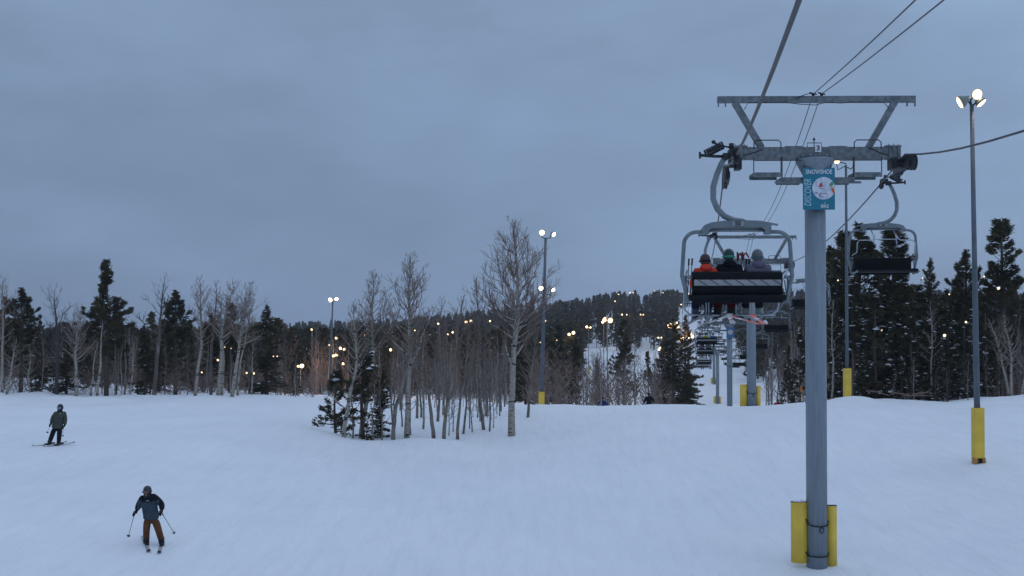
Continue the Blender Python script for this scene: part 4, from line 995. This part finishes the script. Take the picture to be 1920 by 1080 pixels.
for i in range(5): PR['pine%d' % i] = conifer_proto('pine', seed=30 + i, H=11, Rr=(2.2, 2.5, 2.0, 2.6, 2.3)[i], bare=(.30, .2, .34, .12, .3)[i], shape='pine', nb=120, dens=70, snow=.07, olive=.55, gaps=.5, tl=.23, tw=.07)
for i in range(3): PR['spruce%d' % i] = conifer_proto('spruce', seed=50 + i, H=11, Rr=(2.5, 2.3, 2.7)[i], bare=.03, shape='wide', nb=150, dens=38, snow=.60, olive=.15, gaps=.6)

def bare_data(seed, H=9, r0=.12, fb=.35, spread=.26, n1=42, up=.75, lean=(), twig=1.0, fork=0, limbs=(), leanf=0.0, crook=1.0):
    rs = random.Random(seed); tr = MB(); cr_ = []
    def lp(t):   # sideways course of the trunk
        x = leanf * t
        for i in range(len(lean) - 1):
            (a, xa), (b, xb) = lean[i], lean[i + 1]
            if a <= t <= b: s = (t - a) / (b - a); return x + xa + (xb - xa) * s
        return x + (lean[-1][1] if lean else 0)
    def tp(t): return np.array([lp(t) + crook * (.05 * math.sin(t * 9 + seed) + .02 * math.sin(t * 23 + seed)), crook * .06 * math.sin(t * 7 + 2 * seed), t * H])
    def grow(p, d, L, r, lev):
        n = 5 if lev == 1 else 4 if lev == 2 else 2
        pts = [p]; q = np.array(p, float); d = np.array(d, float)
        for k in range(n):
            d = d + np.array([rs.gauss(0, .16), rs.gauss(0, .16), rs.gauss(0, .10) + (.16 if lev < 3 else .08) * up]); d /= np.linalg.norm(d)
            q = q + d * L / n; pts.append(q.copy())
        rad = [r * (1 - .8 * k / n) + .003 for k in range(n + 1)]
        cr_.append((pts, rad, lev))
        if lev >= 3: return
        m = int((3.2 * L + 2.5 if lev == 1 else 3.6 * L + 1.5) * twig)
        for k in range(m):
            s = rs.uniform(.22, 1) if lev == 1 else rs.uniform(.15, 1); i = min(n - 1, int(s * n)); f = s * n - i
            b = pts[i] * (1 - f) + pts[i + 1] * f; dd = pts[i + 1] - pts[i]; dd /= np.linalg.norm(dd)
            sd = np.cross(dd, [rs.gauss(0, 1), rs.gauss(0, 1), rs.gauss(0, 1)]); sd /= np.linalg.norm(sd) + 1e-9
            nd = dd * .75 + sd * .65 + np.array([0, 0, .12])
            grow(b, nd / np.linalg.norm(nd), L * (rs.uniform(.28, .50) if lev == 1 else rs.uniform(.3, .55)) * (1.15 - .5 * s), max(.004, rad[i] * .55), lev + 1)
    k = 13; ts = np.linspace(0, 1, k); tr.tube([tuple(tp(t) - (np.array([0, 0, .5]) if t == 0 else 0)) for t in ts], [r0 * (1.12 if t == 0 else 1) * (1 - t) ** .75 + .006 for t in ts], 8)
    for i in range(n1):
        t = fb + (1 - fb) * (i + rs.random()) / n1 * .97; a = i * 2.399 + rs.uniform(-.4, .4)
        u = (t - fb) / (1 - fb); L = spread * H * (1.05 - u) ** .8 * (.55 + .6 * min(1, u * 3)) * rs.uniform(.6, 1.15) + .15
        e = R(30 + 30 * u + rs.uniform(-10, 10)); grow(tp(t), (math.cos(a) * math.cos(e), math.sin(a) * math.cos(e), math.sin(e)), L, (r0 * (1 - t) ** .75) * .30 + .006, 1)
    for (t, a, L, e) in limbs: grow(tp(t), (math.cos(a) * math.cos(e), math.sin(a) * math.cos(e), math.sin(e)), L, r0 * .42, 1)
    return tr, cr_
def bare_tree(kind, loc, H, label, trunk_m=None, twig_m=None, group=None, rz=0, cat='bare tree', **k):
    tr, cr_ = bare_data(H=H, **k)
    T = empty(kind, loc, rz, label, cat, group); tr.build('trunk', trunk_m or M_aspen, T)
    link('branches', bare_mesh(cr_, trunk_m or M_aspen, twig_m or M_twig), T); return T
def bare_mesh(cr_, m1, m2):
    big = [(p, r) for p, r, l in cr_ if l == 1]; small = [(p, r) for p, r, l in cr_ if l > 1]
    bv, bf = thin_tubes(big); sv, sf = thin_tubes(small)
    return np_mesh('branches', np.concatenate([bv, sv]), np.concatenate([bf, sf + len(bv)]), np.concatenate([np.zeros(len(bf), int), np.ones(len(sf), int)]), [m1, m2])
def bare_proto(**k):
    tr, cr_ = bare_data(**k); return (bare_mesh(cr_, M_aspen if k.get('pale', 0) else M_twig, M_twig), tr)
M_sap = mat('sapling bark', (.15, .13, .125), .85, var=.3, scale=5)
SAP = []
for i in range(6):
    k = dict(seed=200 + i, H=6, r0=.055, fb=.18, spread=.20, n1=24, up=1.2, twig=.8)
    tr, cr_ = bare_data(**k); SAP.append((bare_mesh(cr_, M_sap, M_twig), tr.mesh('trunk', M_sap if i % 2 else M_aspen), 6))

M_aspen2 = mat('grey aspen bark', (.21, .18, .15), .85, col2=(.07, .058, .052), scale=3, stretch=(2, 2, 1), lo=.45, hi=.7, bump=.2)
# ---- the island of aspens in the middle of the slope.  px of foot, depth, foot row is given by the ground; top row; course of the trunk in px
def asp(px, Y, topy, label, course=(), **k):
    b = G(px, Y); H = P(px, topy, Y).z - b.z; s = Y / FPX
    k.setdefault('r0', .10); k.setdefault('seed', int(px))
    if k['r0'] < .11: k.setdefault('trunk_m', M_aspen2)
    return bare_tree('aspen', b, H, label, lean=tuple((t, x * s) for t, x in ((0, 0),) + tuple(course)), group='aspens of the island on the slope', cat='aspen', **k)
asp(957, 50, 418, 'tallest pale aspen at the right end of the island, full fan of twigs', ((.3, 6), (.62, 14), (1, 8)), r0=.175, fb=.42, spread=.27, n1=60, twig=1.15, limbs=((.50, 3.0, 2.6, .7), (.52, .3, 2.4, .75), (.36, .1, 1.6, .8), (.33, 3.3, 1.5, .9)))
asp(765, 49, 483, 'tall straight pale aspen in the middle of the island', ((.3, 0), (.6, 4), (1, 2)), r0=.135, fb=.45, spread=.25, n1=52, limbs=((.40, .2, 2.6, .85), (.45, 3.2, 1.8, .8)))
asp(677, 49.6, 517, 'tall pale aspen rising out of the dark spruce at the left of the island', ((.25, 12), (.5, 22), (1, 22)), r0=.12, fb=.48, spread=.24, n1=48, limbs=((.52, .2, 2.3, .75), (.5, 3.0, 1.2, .8)))
asp(644, 48.4, 570, 'pale leaning aspen at the left edge of the island in front of the spruce', ((.12, 6), (.35, 14), (.6, 25), (1, 20)), r0=.11, fb=.42, spread=.24, n1=34, limbs=((.2, 3.1, 1.4, .4),))
asp(739, 48.2, 616, 'pale aspen stem leaning right across the foot of the middle aspen', ((.3, 3), (.5, 14), (.62, 24), (1, 40)), r0=.10, fb=.62, spread=.22, n1=20)
asp(812, 48.6, 640, 'dark based crooked aspen right of the middle aspen', ((.3, -3), (.5, -6), (.75, 6), (1, 22)), r0=.10, fb=.5, spread=.26, n1=24, limbs=((.45, 3.2, 1.0, .6),))
asp(834, 48.4, 560, 'slender aspen curving right out of the middle of the island', ((.2, 2), (.45, 14), (.7, 24), (1, 32)), r0=.09, fb=.5, spread=.20, n1=34)
asp(857, 49.2, 610, 'slender aspen leaning right beside the curving one', ((.3, 7), (.6, 14), (1, 26)), r0=.075, fb=.45, spread=.22, n1=26)
asp(867, 51, 650, 'small thin aspen, right of the two that lean together', ((.4, 8), (1, 20)), r0=.06, fb=.4, spread=.22, n1=20)
asp(907, 52, 522, 'thin tall aspen left of the tallest one', ((.2, -6), (.6, -10), (1, -12)), r0=.085, fb=.4, spread=.20, n1=40)
asp(987, 54, 610, 'thin aspen just right of the tallest one', ((.3, 7), (.7, 14), (1, 18)), r0=.075, fb=.38, spread=.22, n1=28)
asp(822, 56, 560, 'thin grey aspen behind the crooked one', ((.5, 3), (1, 4)), r0=.08, fb=.4, spread=.2, n1=28)
asp(784, 58, 590, 'thin stem just right of the middle aspen', ((.5, -4), (1, 0)), r0=.075, fb=.4, spread=.2, n1=24)
asp(791, 59, 640, 'short thin stem behind the middle aspen', ((.5, -8), (1, -8)), r0=.06, fb=.4, spread=.2, n1=18)
asp(912, 60, 640, 'thin stem farther back, left of the tallest aspen', ((.5, 3), (1, 6)), r0=.07, fb=.4, spread=.22, n1=22)
asp(937, 63, 650, 'short thin stem at the back beside the tallest aspen', ((.5, 4), (1, 6)), r0=.06, fb=.4, spread=.22, n1=20)
asp(660, 48.9, 660, 'thin sapling standing before the dark spruce', ((.5, 2), (1, 6)), r0=.04, fb=.3, spread=.2, n1=16)
asp(699, 48.2, 700, 'pale sapling at the right side of the dark spruce', ((.5, 2), (1, 2)), r0=.035, fb=.2, spread=.22, n1=14)
asp(716, 48.6, 680, 'thin sapling between the spruce and the leaning aspen stem', ((.5, -2), (1, -4)), r0=.035, fb=.2, spread=.22, n1=14)
rs = random.Random(77)
for i in range(44):
    px = rs.uniform(735, 950); Y = rs.uniform(49.5, 70); pr = SAP[i % 6]; b = G(px, Y); Hh = rs.uniform(2.6, 5.6) * (1 if rs.random() < .5 else .75)
    put_tree('aspen_sapling', pr, b, Hh, rs.uniform(0, 6.28), 'thin bare sapling in the thicket inside the aspen island', 'sapling', 'saplings inside the aspen island', 1.15)
b = G(680, 49.3); put_tree('spruce', conifer_proto('s', seed=71, H=6.4, Rr=1.95, bare=.02, shape='fir', nb=105, dens=34, snow=.30, olive=.6, gaps=1.4, tl=.26, tw=.07, trunk_r=.12), b, P(680, 622, 49.3).z - b.z, .6, 'ragged dark spruce at the left end of the aspen island', 'conifer', 'conifers on the island')
b = G(630, 50.6); put_tree('spruce', conifer_proto('s', seed=72, H=3, Rr=1.2, bare=.02, shape='wide', nb=64, dens=40, snow=.25, olive=.5, gaps=.8, tl=.2, tw=.055, trunk_r=.06), b, P(630, 700, 50.6).z - b.z, .2, 'low bushy spruce beside the hollow at the left end of the island', 'conifer', 'conifers on the island')
b = G(716, 50.4); put_tree('spruce', PR['fir2'], b, P(716, 690, 50.4).z - b.z, 2.2, 'small dark fir on the right side of the ragged island spruce', 'conifer', 'conifers on the island', 1.3)

# ---- left-hand wood edge: notable trees one by one
def con(px, Y, topy, proto, label, rz=None, group='conifers along the left wood edge', sxy=1.0, kind='conifer'):
    b = G(px, Y); put_tree(kind, PR[proto], b, P(px, topy, Y).z - b.z, rz if rz is not None else px * .37, label, 'conifer', group, sxy)
con(40, 87, 543, 'pine3', 'broad dark green pine at the far left edge', sxy=1.45)
con(8, 92, 560, 'pine1', 'pine cut by the left edge of the view')
con(75, 84, 600, 'fir1', 'lower green fir right of the broad left-edge pine', sxy=1.0)
con(125, 86, 607, 'fir0', 'small snow flecked fir behind the dark bare tree', sxy=1.35)
con(200, 85, 494, 'pine0', 'tallest left-hand pine with a tufted crown and bare lower trunk', sxy=1.25, kind='pine')
con(218, 88, 575, 'pine2', 'thin olive pine just behind the tallest left-hand pine')
con(272, 86, 608, 'fir2', 'small pointed fir between the tallest pine and the dead tree', sxy=1.35)
con(330, 88, 548, 'pine3', 'dark pine right of the leaning dead tree', sxy=1.45)
con(300, 93, 640, 'fir1', 'low dark fir behind the leaning dead tree')
con(396, 89, 590, 'pine3', 'dark pine behind the pale aspen clump, left of two', sxy=1.4)
con(432, 88, 572, 'pine1', 'dark pine behind the pale aspen clump, right of two', sxy=1.4)
con(500, 86, 574, 'fir0', 'dense pointed fir standing right of the pale aspen clump', sxy=1.35, kind='fir')
con(551, 93, 660, 'fir3', 'small snow tipped fir left of the reddish lamp pole', sxy=.85)
con(165, 95, 620, 'fir3', 'dim fir behind the gap left of the tallest pine')
con(236, 96, 640, 'pine3', 'dim pine behind the gap right of the tallest pine')
con(360, 97, 630, 'fir1', 'dim fir behind the first pale aspen')
con(468, 97, 640, 'pine3', 'dim pine between the aspen clump and the pointed fir')
def edge(px, Y, topy, label, course=(), kind='bare_tree', group='bare trees along the left wood edge', **k):
    b = G(px, Y); H = P(px, topy, Y).z - b.z; s = Y / FPX; k.setdefault('seed', int(px) + 3); k.setdefault('r0', .12)
    return bare_tree(kind, b, H, label, lean=tuple((t, x * s) for t, x in ((0, 0),) + tuple(course)), group=group, **k)
edge(107, 83, 542, 'dark dead tree with wide forked limbs, left of the tallest pine', ((.5, 2), (1, -6)), trunk_m=M_twigd, twig_m=M_twigd, fb=.42, spread=.34, n1=17, twig=.8, up=1.0, r0=.17, limbs=((.40, 3.1, 2.6, .3), (.45, .2, 2.4, .9), (.5, 2.8, 2.2, .9)))
edge(142, 82, 572, 'pale grey aspen with a thick straight trunk beside the dark dead tree', ((.5, 2), (1, 3)), kind='aspen', fb=.36, spread=.27, n1=40, r0=.15, limbs=((.40, .1, 2.4, .5),))
edge(172, 82.5, 640, 'bent pale stem left of the tallest pine', ((.4, 2), (.8, 8), (1, 12)), kind='aspen', fb=.6, spread=.2, n1=14, r0=.09)
edge(184, 82, 600, 'broken white barked stem right against the tallest pine', ((.4, 4), (1, 8)), kind='aspen', fb=.8, spread=.1, n1=5, r0=.11)
edge(290, 82, 518, 'tall dead tree with reddish trunk leaning right', ((.3, 5), (.55, 9), (1, 18)), trunk_m=mat('weathered red trunk', (.105, .075, .068), .9, col2=(.30, .27, .25), scale=2.5, stretch=(1, 1, .25), lo=.55, hi=.66), twig_m=M_twigd, fb=.48, spread=.24, n1=20, r0=.17, twig=.7, limbs=((.52, 3.1, 3.2, .25), (.72, .1, 1.6, .9)))
edge(246, 82, 640, 'slim grey stem between the tallest pine and the leaning dead tree', ((.5, 3), (1, 5)), kind='aspen', fb=.3, spread=.24, n1=22, r0=.07)
edge(235, 88, 585, 'thin bare treetop right of the tallest pine', ((.5, 0), (1, 2)), fb=.5, spread=.15, n1=14, r0=.08, twig_m=M_twigd)
edge(367, 80, 520, 'pale aspen with a bent white trunk, first of the clump on the left', ((.3, 5), (.45, 12), (.7, 10), (1, 6)), kind='aspen', fb=.42, spread=.21, n1=48, r0=.13)
edge(394, 80.5, 525, 'brownish stem second in the pale aspen clump', ((.4, 4), (1, 12)), kind='aspen', trunk_m=mat('brown aspen bark', (.12, .095, .085), .9, var=.4, scale=6), fb=.5, spread=.13, n1=26, r0=.13)
edge(411, 79.5, 528, 'thick white trunk in the middle of the pale aspen clump', ((.3, 3), (.6, 6), (1, 28)), kind='aspen', fb=.45, spread=.23, n1=44, r0=.19, limbs=((.50, .15, 3.0, .45), (.55, .5, 2.5, .8)))
edge(417, 80, 560, 'white trunk pressed behind the thickest one of the clump', ((.5, 1), (1, -4)), kind='aspen', fb=.5, spread=.18, n1=26, r0=.14)
edge(436, 79, 532, 'white mottled trunk at the right of the clump with twigs fanning right', ((.3, 7), (.5, 14), (1, 34)), kind='aspen', fb=.42, spread=.27, n1=46, r0=.15, limbs=((.45, .2, 2.2, .5),))
edge(446, 80, 560, 'second stem of the right-hand forked aspen in the clump', ((.4, 6), (1, 30)), kind='aspen', fb=.5, spread=.22, n1=26, r0=.10)
edge(473, 82, 640, 'thin grey stem before the dense pointed fir', ((.5, 0), (1, 2)), kind='aspen', fb=.35, spread=.2, n1=18, r0=.06)
edge(6, 82, 520, 'pale bare tree cut by the left edge of the view', ((.5, -2), (1, 0)), kind='aspen', fb=.4, spread=.25, n1=30, r0=.13)
edge(14, 81, 640, 'leaning pale stem at the left edge of the view, nearest the skier', ((.5, 8), (1, 16)), kind='aspen', fb=.45, spread=.3, n1=18, r0=.11)
edge(55, 82, 650, 'slim grey sapling tree before the broad left-edge pine', ((.5, 0), (1, 2)), kind='aspen', fb=.25, spread=.27, n1=24, r0=.06)
rs = random.Random(21)
def thicket(n, x0, x1, y0, y1, h0, h1, lab, grp, wid=1.1, avoid=()):
    for i in range(n):
        px = rs.uniform(x0, x1); Y = rs.uniform(y0, y1); pr = SAP[rs.randrange(6)]; b = G(px, Y)
        put_tree('aspen_sapling', pr, b, rs.uniform(h0, h1), rs.uniform(0, 6.28), lab, 'sapling', grp, wid)
thicket(62, -40, 560, 82, 98, 2.4, 5.6, 'thin bare sapling in the grey brown undergrowth of the left wood edge', 'saplings along the left wood edge')
thicket(30, -40, 600, 98, 118, 4, 7.5, 'bare young tree deeper in the left wood', 'bare trees deeper in the left wood', 1.0)
thicket(60, 585, 960, 100, 135, 4, 8, 'bare young tree in the brown wood behind the aspen island', 'bare trees behind the aspen island', 1.0)
thicket(34, 1000, 1250, 78, 130, 3.5, 7.5, 'bare young tree in the thicket behind the snow crest, left of the big spruce', 'bare trees behind the crest left of the lift')
thicket(34, 1430, 1560, 92, 125, 5.5, 9.5, 'tall bare young tree in the brown thicket right of the second tower', 'bare trees right of the second tower', .85)
thicket(26, 1820, 2000, 68, 84, 4, 7, 'bare young tree in the brown thicket at the right edge', 'bare trees at the right edge', 1.0)
thicket(16, 1560, 1830, 67, 72, 1.2, 3.2, 'twiggy sapling at the foot of the right-hand spruces', 'saplings under the right-hand spruces')
# deeper conifers on the left and behind the island
rs = random.Random(8)
def mass(n, x0, x1, y0, y1, h0, h1, kinds, lab, grp, w=1.0, pxfilter=None):
    for i in range(n):
        px = x0 + (x1 - x0) * (i + rs.random()) / n; Y = rs.uniform(y0, y1)
        if pxfilter and not pxfilter(px, Y): continue
        put_tree('conifer', PR[rs.choice(kinds)], G(px, Y), rs.uniform(h0, h1), rs.uniform(0, 6.28), lab, 'conifer', grp, w * rs.uniform(.85, 1.15))
mass(34, -80, 600, 100, 150, 4.2, 6.4, ('fir0', 'fir1', 'fir2', 'pine1', 'pine3'), 'dark conifer deeper in the left wood', 'conifers deeper in the left wood')
mass(12, 560, 1000, 140, 190, 7, 9.5, ('fir0', 'fir1', 'fir2', 'pine3'), 'dark conifer behind the aspen island', 'conifers behind the aspen island')
# ---- between the island and the lift
G3 = 'conifers left of the lift line'
con(1262, 112, 598, 'fir3', 'biggest dark spruce against the piste, left of the lift', group=G3, sxy=1.25, kind='spruce')
con(1284, 117, 592, 'fir1', 'tall narrow spruce at the edge of the piste, right of the biggest one', group=G3, sxy=1.0, kind='spruce')
con(1243, 118, 640, 'fir0', 'lower spruce on the left shoulder of the biggest one', group=G3, sxy=1.1, kind='spruce')
con(1290, 108, 676, 'fir3', 'low spruce at the foot of the piste edge', group=G3, sxy=1.0, kind='spruce')
con(1170, 118, 602, 'pine1', 'dark pine standing between the bare thicket and the snow patch', group=G3, sxy=1.1, kind='pine')
con(1080, 105, 640, 'pine3', 'snowy pine right of the middle light pole', group=G3, kind='pine')
con(1045, 112, 610, 'fir1', 'dark fir just right of the middle light pole', group=G3, sxy=1.3, kind='fir')
con(1030, 98, 690, 'spruce1', 'low snow flecked spruce at the foot of the middle pole', group=G3)
con(1072, 100, 700, 'spruce0', 'low snow flecked spruce between the pole and the thicket', group=G3)
con(985, 120, 590, 'fir3', 'dark fir behind the tallest aspen', group=G3, sxy=1.1)
con(1215, 125, 660, 'pine2', 'thin open pine in front of the snow patch', group=G3, kind='pine')
con(1190, 110, 700, 'pine0', 'small twiggy pine in the thicket', group=G3)
con(1120, 145, 668, 'fir2', 'small fir on the snow patch left edge', group=G3)
edge(1190, 100, 640, 'bare tree with crooked limbs in the thicket left of the black skier', group=G3, fb=.3, spread=.25, n1=30, r0=.09)
edge(1112, 98, 660, 'bare branching tree below the orange padded pole', group=G3, fb=.3, spread=.28, n1=32, r0=.08)
# ---- right-hand wood
G4 = 'conifers of the right-hand wood'
for a in ((1583, 78, 440, 'pine1', 'narrow pine directly right of the near tower tube', 1.15), (1560, 84, 470, 'pine0', 'pine partly hidden by the near tower tube', 1.0), (1612, 76, 425, 'pine4', 'pine behind the left side of empty chair number 60', 1.35),
          (1676, 74, 430, 'pine2', 'tall pine with a visible brown trunk behind empty chair number 60', 1.65), (1745, 74, 487, 'fir1', 'pointed dark fir in the gap between chair number 60 and the right pole', .85),
          (1702, 80, 560, 'fir2', 'lower fir between chair number 60 and the pointed fir', 1.5), (1812, 76, 474, 'pine3', 'dark pine just left of the right-hand light pole', 1.15), (1775, 84, 555, 'pine1', 'low pine left of the right-hand light pole', 1.0),
          (1880, 76, 418, 'pine1', 'tall tufted pine right of the right-hand light pole', 1.4), (1840, 90, 560, 'fir3', 'low fir behind the right-hand light pole', 1.0), (1905, 80, 552, 'pine3', 'pine at the right edge below the tufted one', 1.1), (1940, 84, 600, 'fir1', 'fir cut by the right edge of the view', 1.1)):
    con(a[0], a[1], a[2], a[3], a[4], group=G4, sxy=a[5])
for i, a in enumerate(((1600, 70, 560, 'spruce0'), (1640, 69, 545, 'spruce1'), (1672, 70.5, 600, 'spruce2'), (1708, 69, 590, 'spruce0'), (1742, 70, 600, 'spruce1'), (1778, 69.5, 610, 'spruce2'), (1806, 71, 600, 'spruce0'), (1620, 68.5, 660, 'spruce2'), (1690, 68, 670, 'spruce1'), (1757, 68.2, 672, 'spruce0'), (1660, 76, 520, 'spruce1'), (1725, 77, 540, 'spruce2'), (1575, 72, 600, 'spruce1'), (1650, 74, 505, 'spruce0'), (1695, 73, 535, 'spruce1'), (1770, 75, 560, 'spruce0'), (1825, 74, 575, 'spruce2'), (1600, 74, 520, 'spruce1'), (1795, 72, 640, 'spruce1'), (1722, 70, 640, 'spruce0'), (1835, 73, 650, 'spruce1'))):
    con(a[0], a[1], a[2], a[3], 'snow flecked spruce in the dense dark front of the right-hand wood', group='snow flecked spruces of the right-hand wood', sxy=1.3)
con(1500, 84, 616, 'spruce1', 'narrow snowy spruce left of the near tower tube', group=G4, sxy=.8); con(1478, 96, 650, 'spruce2', 'snowy spruce behind the narrow one left of the near tower', group=G4, sxy=.7)
mass(34, 1560, 2020, 80, 125, 5.5, 8.5, ('fir0', 'fir1', 'fir3', 'spruce0', 'pine3'), 'dark conifer deeper in the right-hand wood', 'conifers deeper in the right-hand wood', 1.1)
G5 = 'bare trees of the right-hand wood'
edge(1746, 69, 565, 'pale dead stem with bare twigs standing before the pointed fir', ((.5, 1), (1, 0)), group=G5, fb=.35, spread=.2, n1=22, r0=.07, twig_m=M_sap)
edge(1898, 66.5, 590, 'pale curved aspen at the right edge, right of a pair', ((.3, -2), (.6, -6), (1, -14)), kind='aspen', group=G5, fb=.35, spread=.24, n1=34, r0=.09)
edge(1890, 67, 600, 'pale curved aspen at the right edge, left of a pair', ((.3, -6), (.6, -16), (1, -34)), kind='aspen', group=G5, fb=.35, spread=.24, n1=34, r0=.085)
edge(1913, 66.6, 640, 'leaning pale stem cut by the right edge', ((.5, 10), (1, 16)), kind='aspen', group=G5, fb=.35, spread=.24, n1=20, r0=.06)
edge(1560, 70, 560, 'pale stem in the wood edge behind the near tower', ((.5, 1), (1, 2)), group=G5, fb=.4, spread=.15, n1=18, r0=.08)
# fallen branch pile
T = empty('fallen_trunk', G(1690, 67), 0, 'fallen grey trunks and branches lying at the foot of the right-hand spruces', 'fallen tree'); m = MB()
for k in range(5):
    a = rs.uniform(-.25, .25); l_ = rs.uniform(1.2, 2.2); x = rs.uniform(-2, 1.6); m.tube([(x - l_ / 2, rs.uniform(-.4, .4), .25 + rs.uniform(0, .4)), (x, 0, .4 + rs.uniform(-.1, .2)), (x + l_ / 2, rs.uniform(-.4, .4), .35 + a + rs.uniform(0, .6))], [.06, .05, .02], 6)
m.build('trunk', M_twig, T)

# ---- the hill: about 300 conifers one by one, the rest as one forest
def lod(seed, H=11, Rr=1.7, bare=.1, n=150, sh=.9):
    r_ = np.random.RandomState(seed); t = bare + (1 - bare) * r_.rand(n) ** .9; a = r_.rand(n) * 6.283; rad = Rr * (1 - t) ** sh * r_.uniform(.25, 1, n) ** .6 + .05
    c = np.stack([np.cos(a) * rad, np.sin(a) * rad, t * H - .15 * rad], 1); d = np.stack([np.cos(a), np.sin(a), np.full(n, .1)], 1)
    sn = r_.rand(n) < .05
    V, F, M = tufts_to_mesh('', c, d, np.full(n, 1.0), np.full(n, .55), (r_.rand(n) < .25).astype(int), None, r_, 2, (c[sn] + [0, 0, .1], r_.uniform(.15, .35, sn.sum())))
    m = MB(); m.tube([(0, 0, -.6), (0, 0, H * .5), (0, 0, H * .98)], [.14, .10, .02], 5); 
    return V, F, M, m
LODS = [lod(300 + i, 11, (1.5, 1.9, 1.3, 1.7)[i % 4], (.08, .3, .15, .4)[i % 4], 150, (.9, .6, .8, .5)[i % 4]) for i in range(6)]
LP = [(np_mesh('crown', V, F, M, [M_needle, M_needle2, M_snowc]), m.mesh('trunk', M_bark), 11) for V, F, M, m in LODS]
nr = np.random.RandomState(12)
cand = []
def lift_clear(x, Y):
    o = x - LT * Y; return -7.5 < o < 11.5
def patch(px, Y):   # the bare snow piste seen left of the lift
    return (1080 < px < 1250 and 128 < Y < 315 and (px > 1085 + (Y - 150) * .1)) 
nt = 6200
Ys = np.exp(math.log(150) + (math.log(760) - math.log(150)) * nr.uniform(0, 1, nt) ** .8); pxs = nr.uniform(-250, 2200, nt)
xs = (pxs - 960) / FPX * Ys; zs = gz(xs, Ys)
far = []
for x, Y, px, z in zip(xs, Ys, pxs, zs):
    if lift_clear(x, Y) or patch(px, Y): continue
    if 1290 < px < 1475 and Y < 190: continue
    far.append((x, Y, z, px))
far.sort(key=lambda q: q[1])
# nearest first along the strip one can see past the nearer woods
ind = [q for q in far if 540 < q[3] < 1480 and q[1] > 150][:90]
ids = set(id(q) for q in ind)
for q in ind:
    px = q[3]; where = 'behind the aspen island' if px < 960 else 'left of the piste' if px < 1300 else 'right of the piste'
    put_tree('conifer', LP[nr.randint(6)], (q[0], q[1], q[2]), nr.uniform(6.5, 11), nr.uniform(0, 6.28), 'dark conifer in the forest on the lower hill %s' % where, 'conifer', 'conifers on the lower hill %s' % where, nr.uniform(1.05, 1.4))
rest = [q for q in far if id(q) not in ids]
VV = []; FF = []; MM = []; o = 0
base = []
for V, F, M, m in LODS:
    tv = np.array(m.v); tf = []
    for f in m.f:
        for k in range(1, len(f) - 1): tf.append((f[0], f[k], f[k + 1]))
    base.append((np.concatenate([V, tv]), np.concatenate([F, np.array(tf) + len(V)]), np.concatenate([M, np.full(len(tf), 3)])))
for q in rest:
    V, F, M = base[nr.randint(6)]; s = nr.uniform(6.5, 12) / 11; a = nr.uniform(0, 6.28); w = s * nr.uniform(1.05, 1.45); c_, s_ = math.cos(a) * w, math.sin(a) * w
    VV.append(np.stack([V[:, 0] * c_ - V[:, 1] * s_ + q[0], V[:, 0] * s_ + V[:, 1] * c_ + q[1], V[:, 2] * s + q[2]], 1)); FF.append(F + o); MM.append(M); o += len(V)
f_ = link('forest', np_mesh('forest', np.concatenate(VV), np.concatenate(FF), np.concatenate(MM), [M_needle, M_needle2, M_snowc, M_bark])); tag(f_, 'dark conifer forest covering the far hill as one mass', 'forest', None, 'stuff')
# brown leafless brushwood between the conifers of the lower hill
VV = []; FF = []; o = 0
tr, cr_ = bare_data(seed=400, H=6, r0=.06, fb=.1, spread=.26, n1=16, up=1.1, twig=.4); paths = [(p, [r * 1.8 for r in rr]) for p, rr, l in cr_ if l < 3]
bv, bf = thin_tubes(paths)
for k in range(700):
    Y = math.exp(nr.uniform(math.log(110), math.log(260))); px = nr.uniform(-50, 1290) if k % 4 else nr.uniform(1470, 1900); x = (px - 960) / FPX * Y
    if patch(px, Y) and nr.rand() < .8: continue
    s = nr.uniform(.6, 1.35); a = nr.uniform(0, 6.28); c_, s_ = math.cos(a) * s, math.sin(a) * s
    VV.append(np.stack([bv[:, 0] * c_ - bv[:, 1] * s_ + x, bv[:, 0] * s_ + bv[:, 1] * c_ + Y, bv[:, 2] * s + g(x, Y) - .2], 1)); FF.append(bf + o); o += len(bv)
for k in range(560):
    if k % 4: px, Y = nr.uniform(-120, 600), nr.uniform(84, 112)
    else: px, Y = nr.uniform(1560, 2050), nr.uniform(69, 90)
    if k % 5 == 0: px, Y = nr.uniform(985, 1262), nr.uniform(78, 118)
    x = (px - 960) / FPX * Y; s = nr.uniform(.25, .55) * (1.9 if k % 5 == 0 else 1); w = s * (1.3 if k % 5 == 0 else 2.0); a = nr.uniform(0, 6.28); c_, s_ = math.cos(a) * w, math.sin(a) * w
    VV.append(np.stack([bv[:, 0] * c_ - bv[:, 1] * s_ + x, bv[:, 0] * s_ + bv[:, 1] * c_ + Y, bv[:, 2] * s + g(x, Y) - .25], 1)); FF.append(bf + o); o += len(bv)
f_ = link('brushwood', np_mesh('brushwood', np.concatenate(VV), np.concatenate(FF), 0, [M_twig])); tag(f_, 'brown leafless brushwood under the trees and over the lower hill', 'brushwood', None, 'stuff')

# ---------------------------------------------------------------- the air: faint even dusk haze
if HAZE:
    m = MB(); zt = 75.0; m.box(150, 420, (zt - 62) / 2 , 2400, 1700, zt + 62); o = m.build('haze', None)
    o.data.materials.clear(); hm = bpy.data.materials.new('haze'); hm.use_nodes = True; n = hm.node_tree.nodes; n.clear()
    ou = n.new('ShaderNodeOutputMaterial'); pv = n.new('ShaderNodeVolumePrincipled'); pv.inputs['Color'].default_value = (.9, .93, 1, 1); pv.inputs['Density'].default_value = HAZE
    hm.node_tree.links.new(pv.outputs[0], ou.inputs['Volume']); o.data.materials.append(hm); tag(o, 'faint blue dusk haze in the air over the slope', None, None, 'stuff')
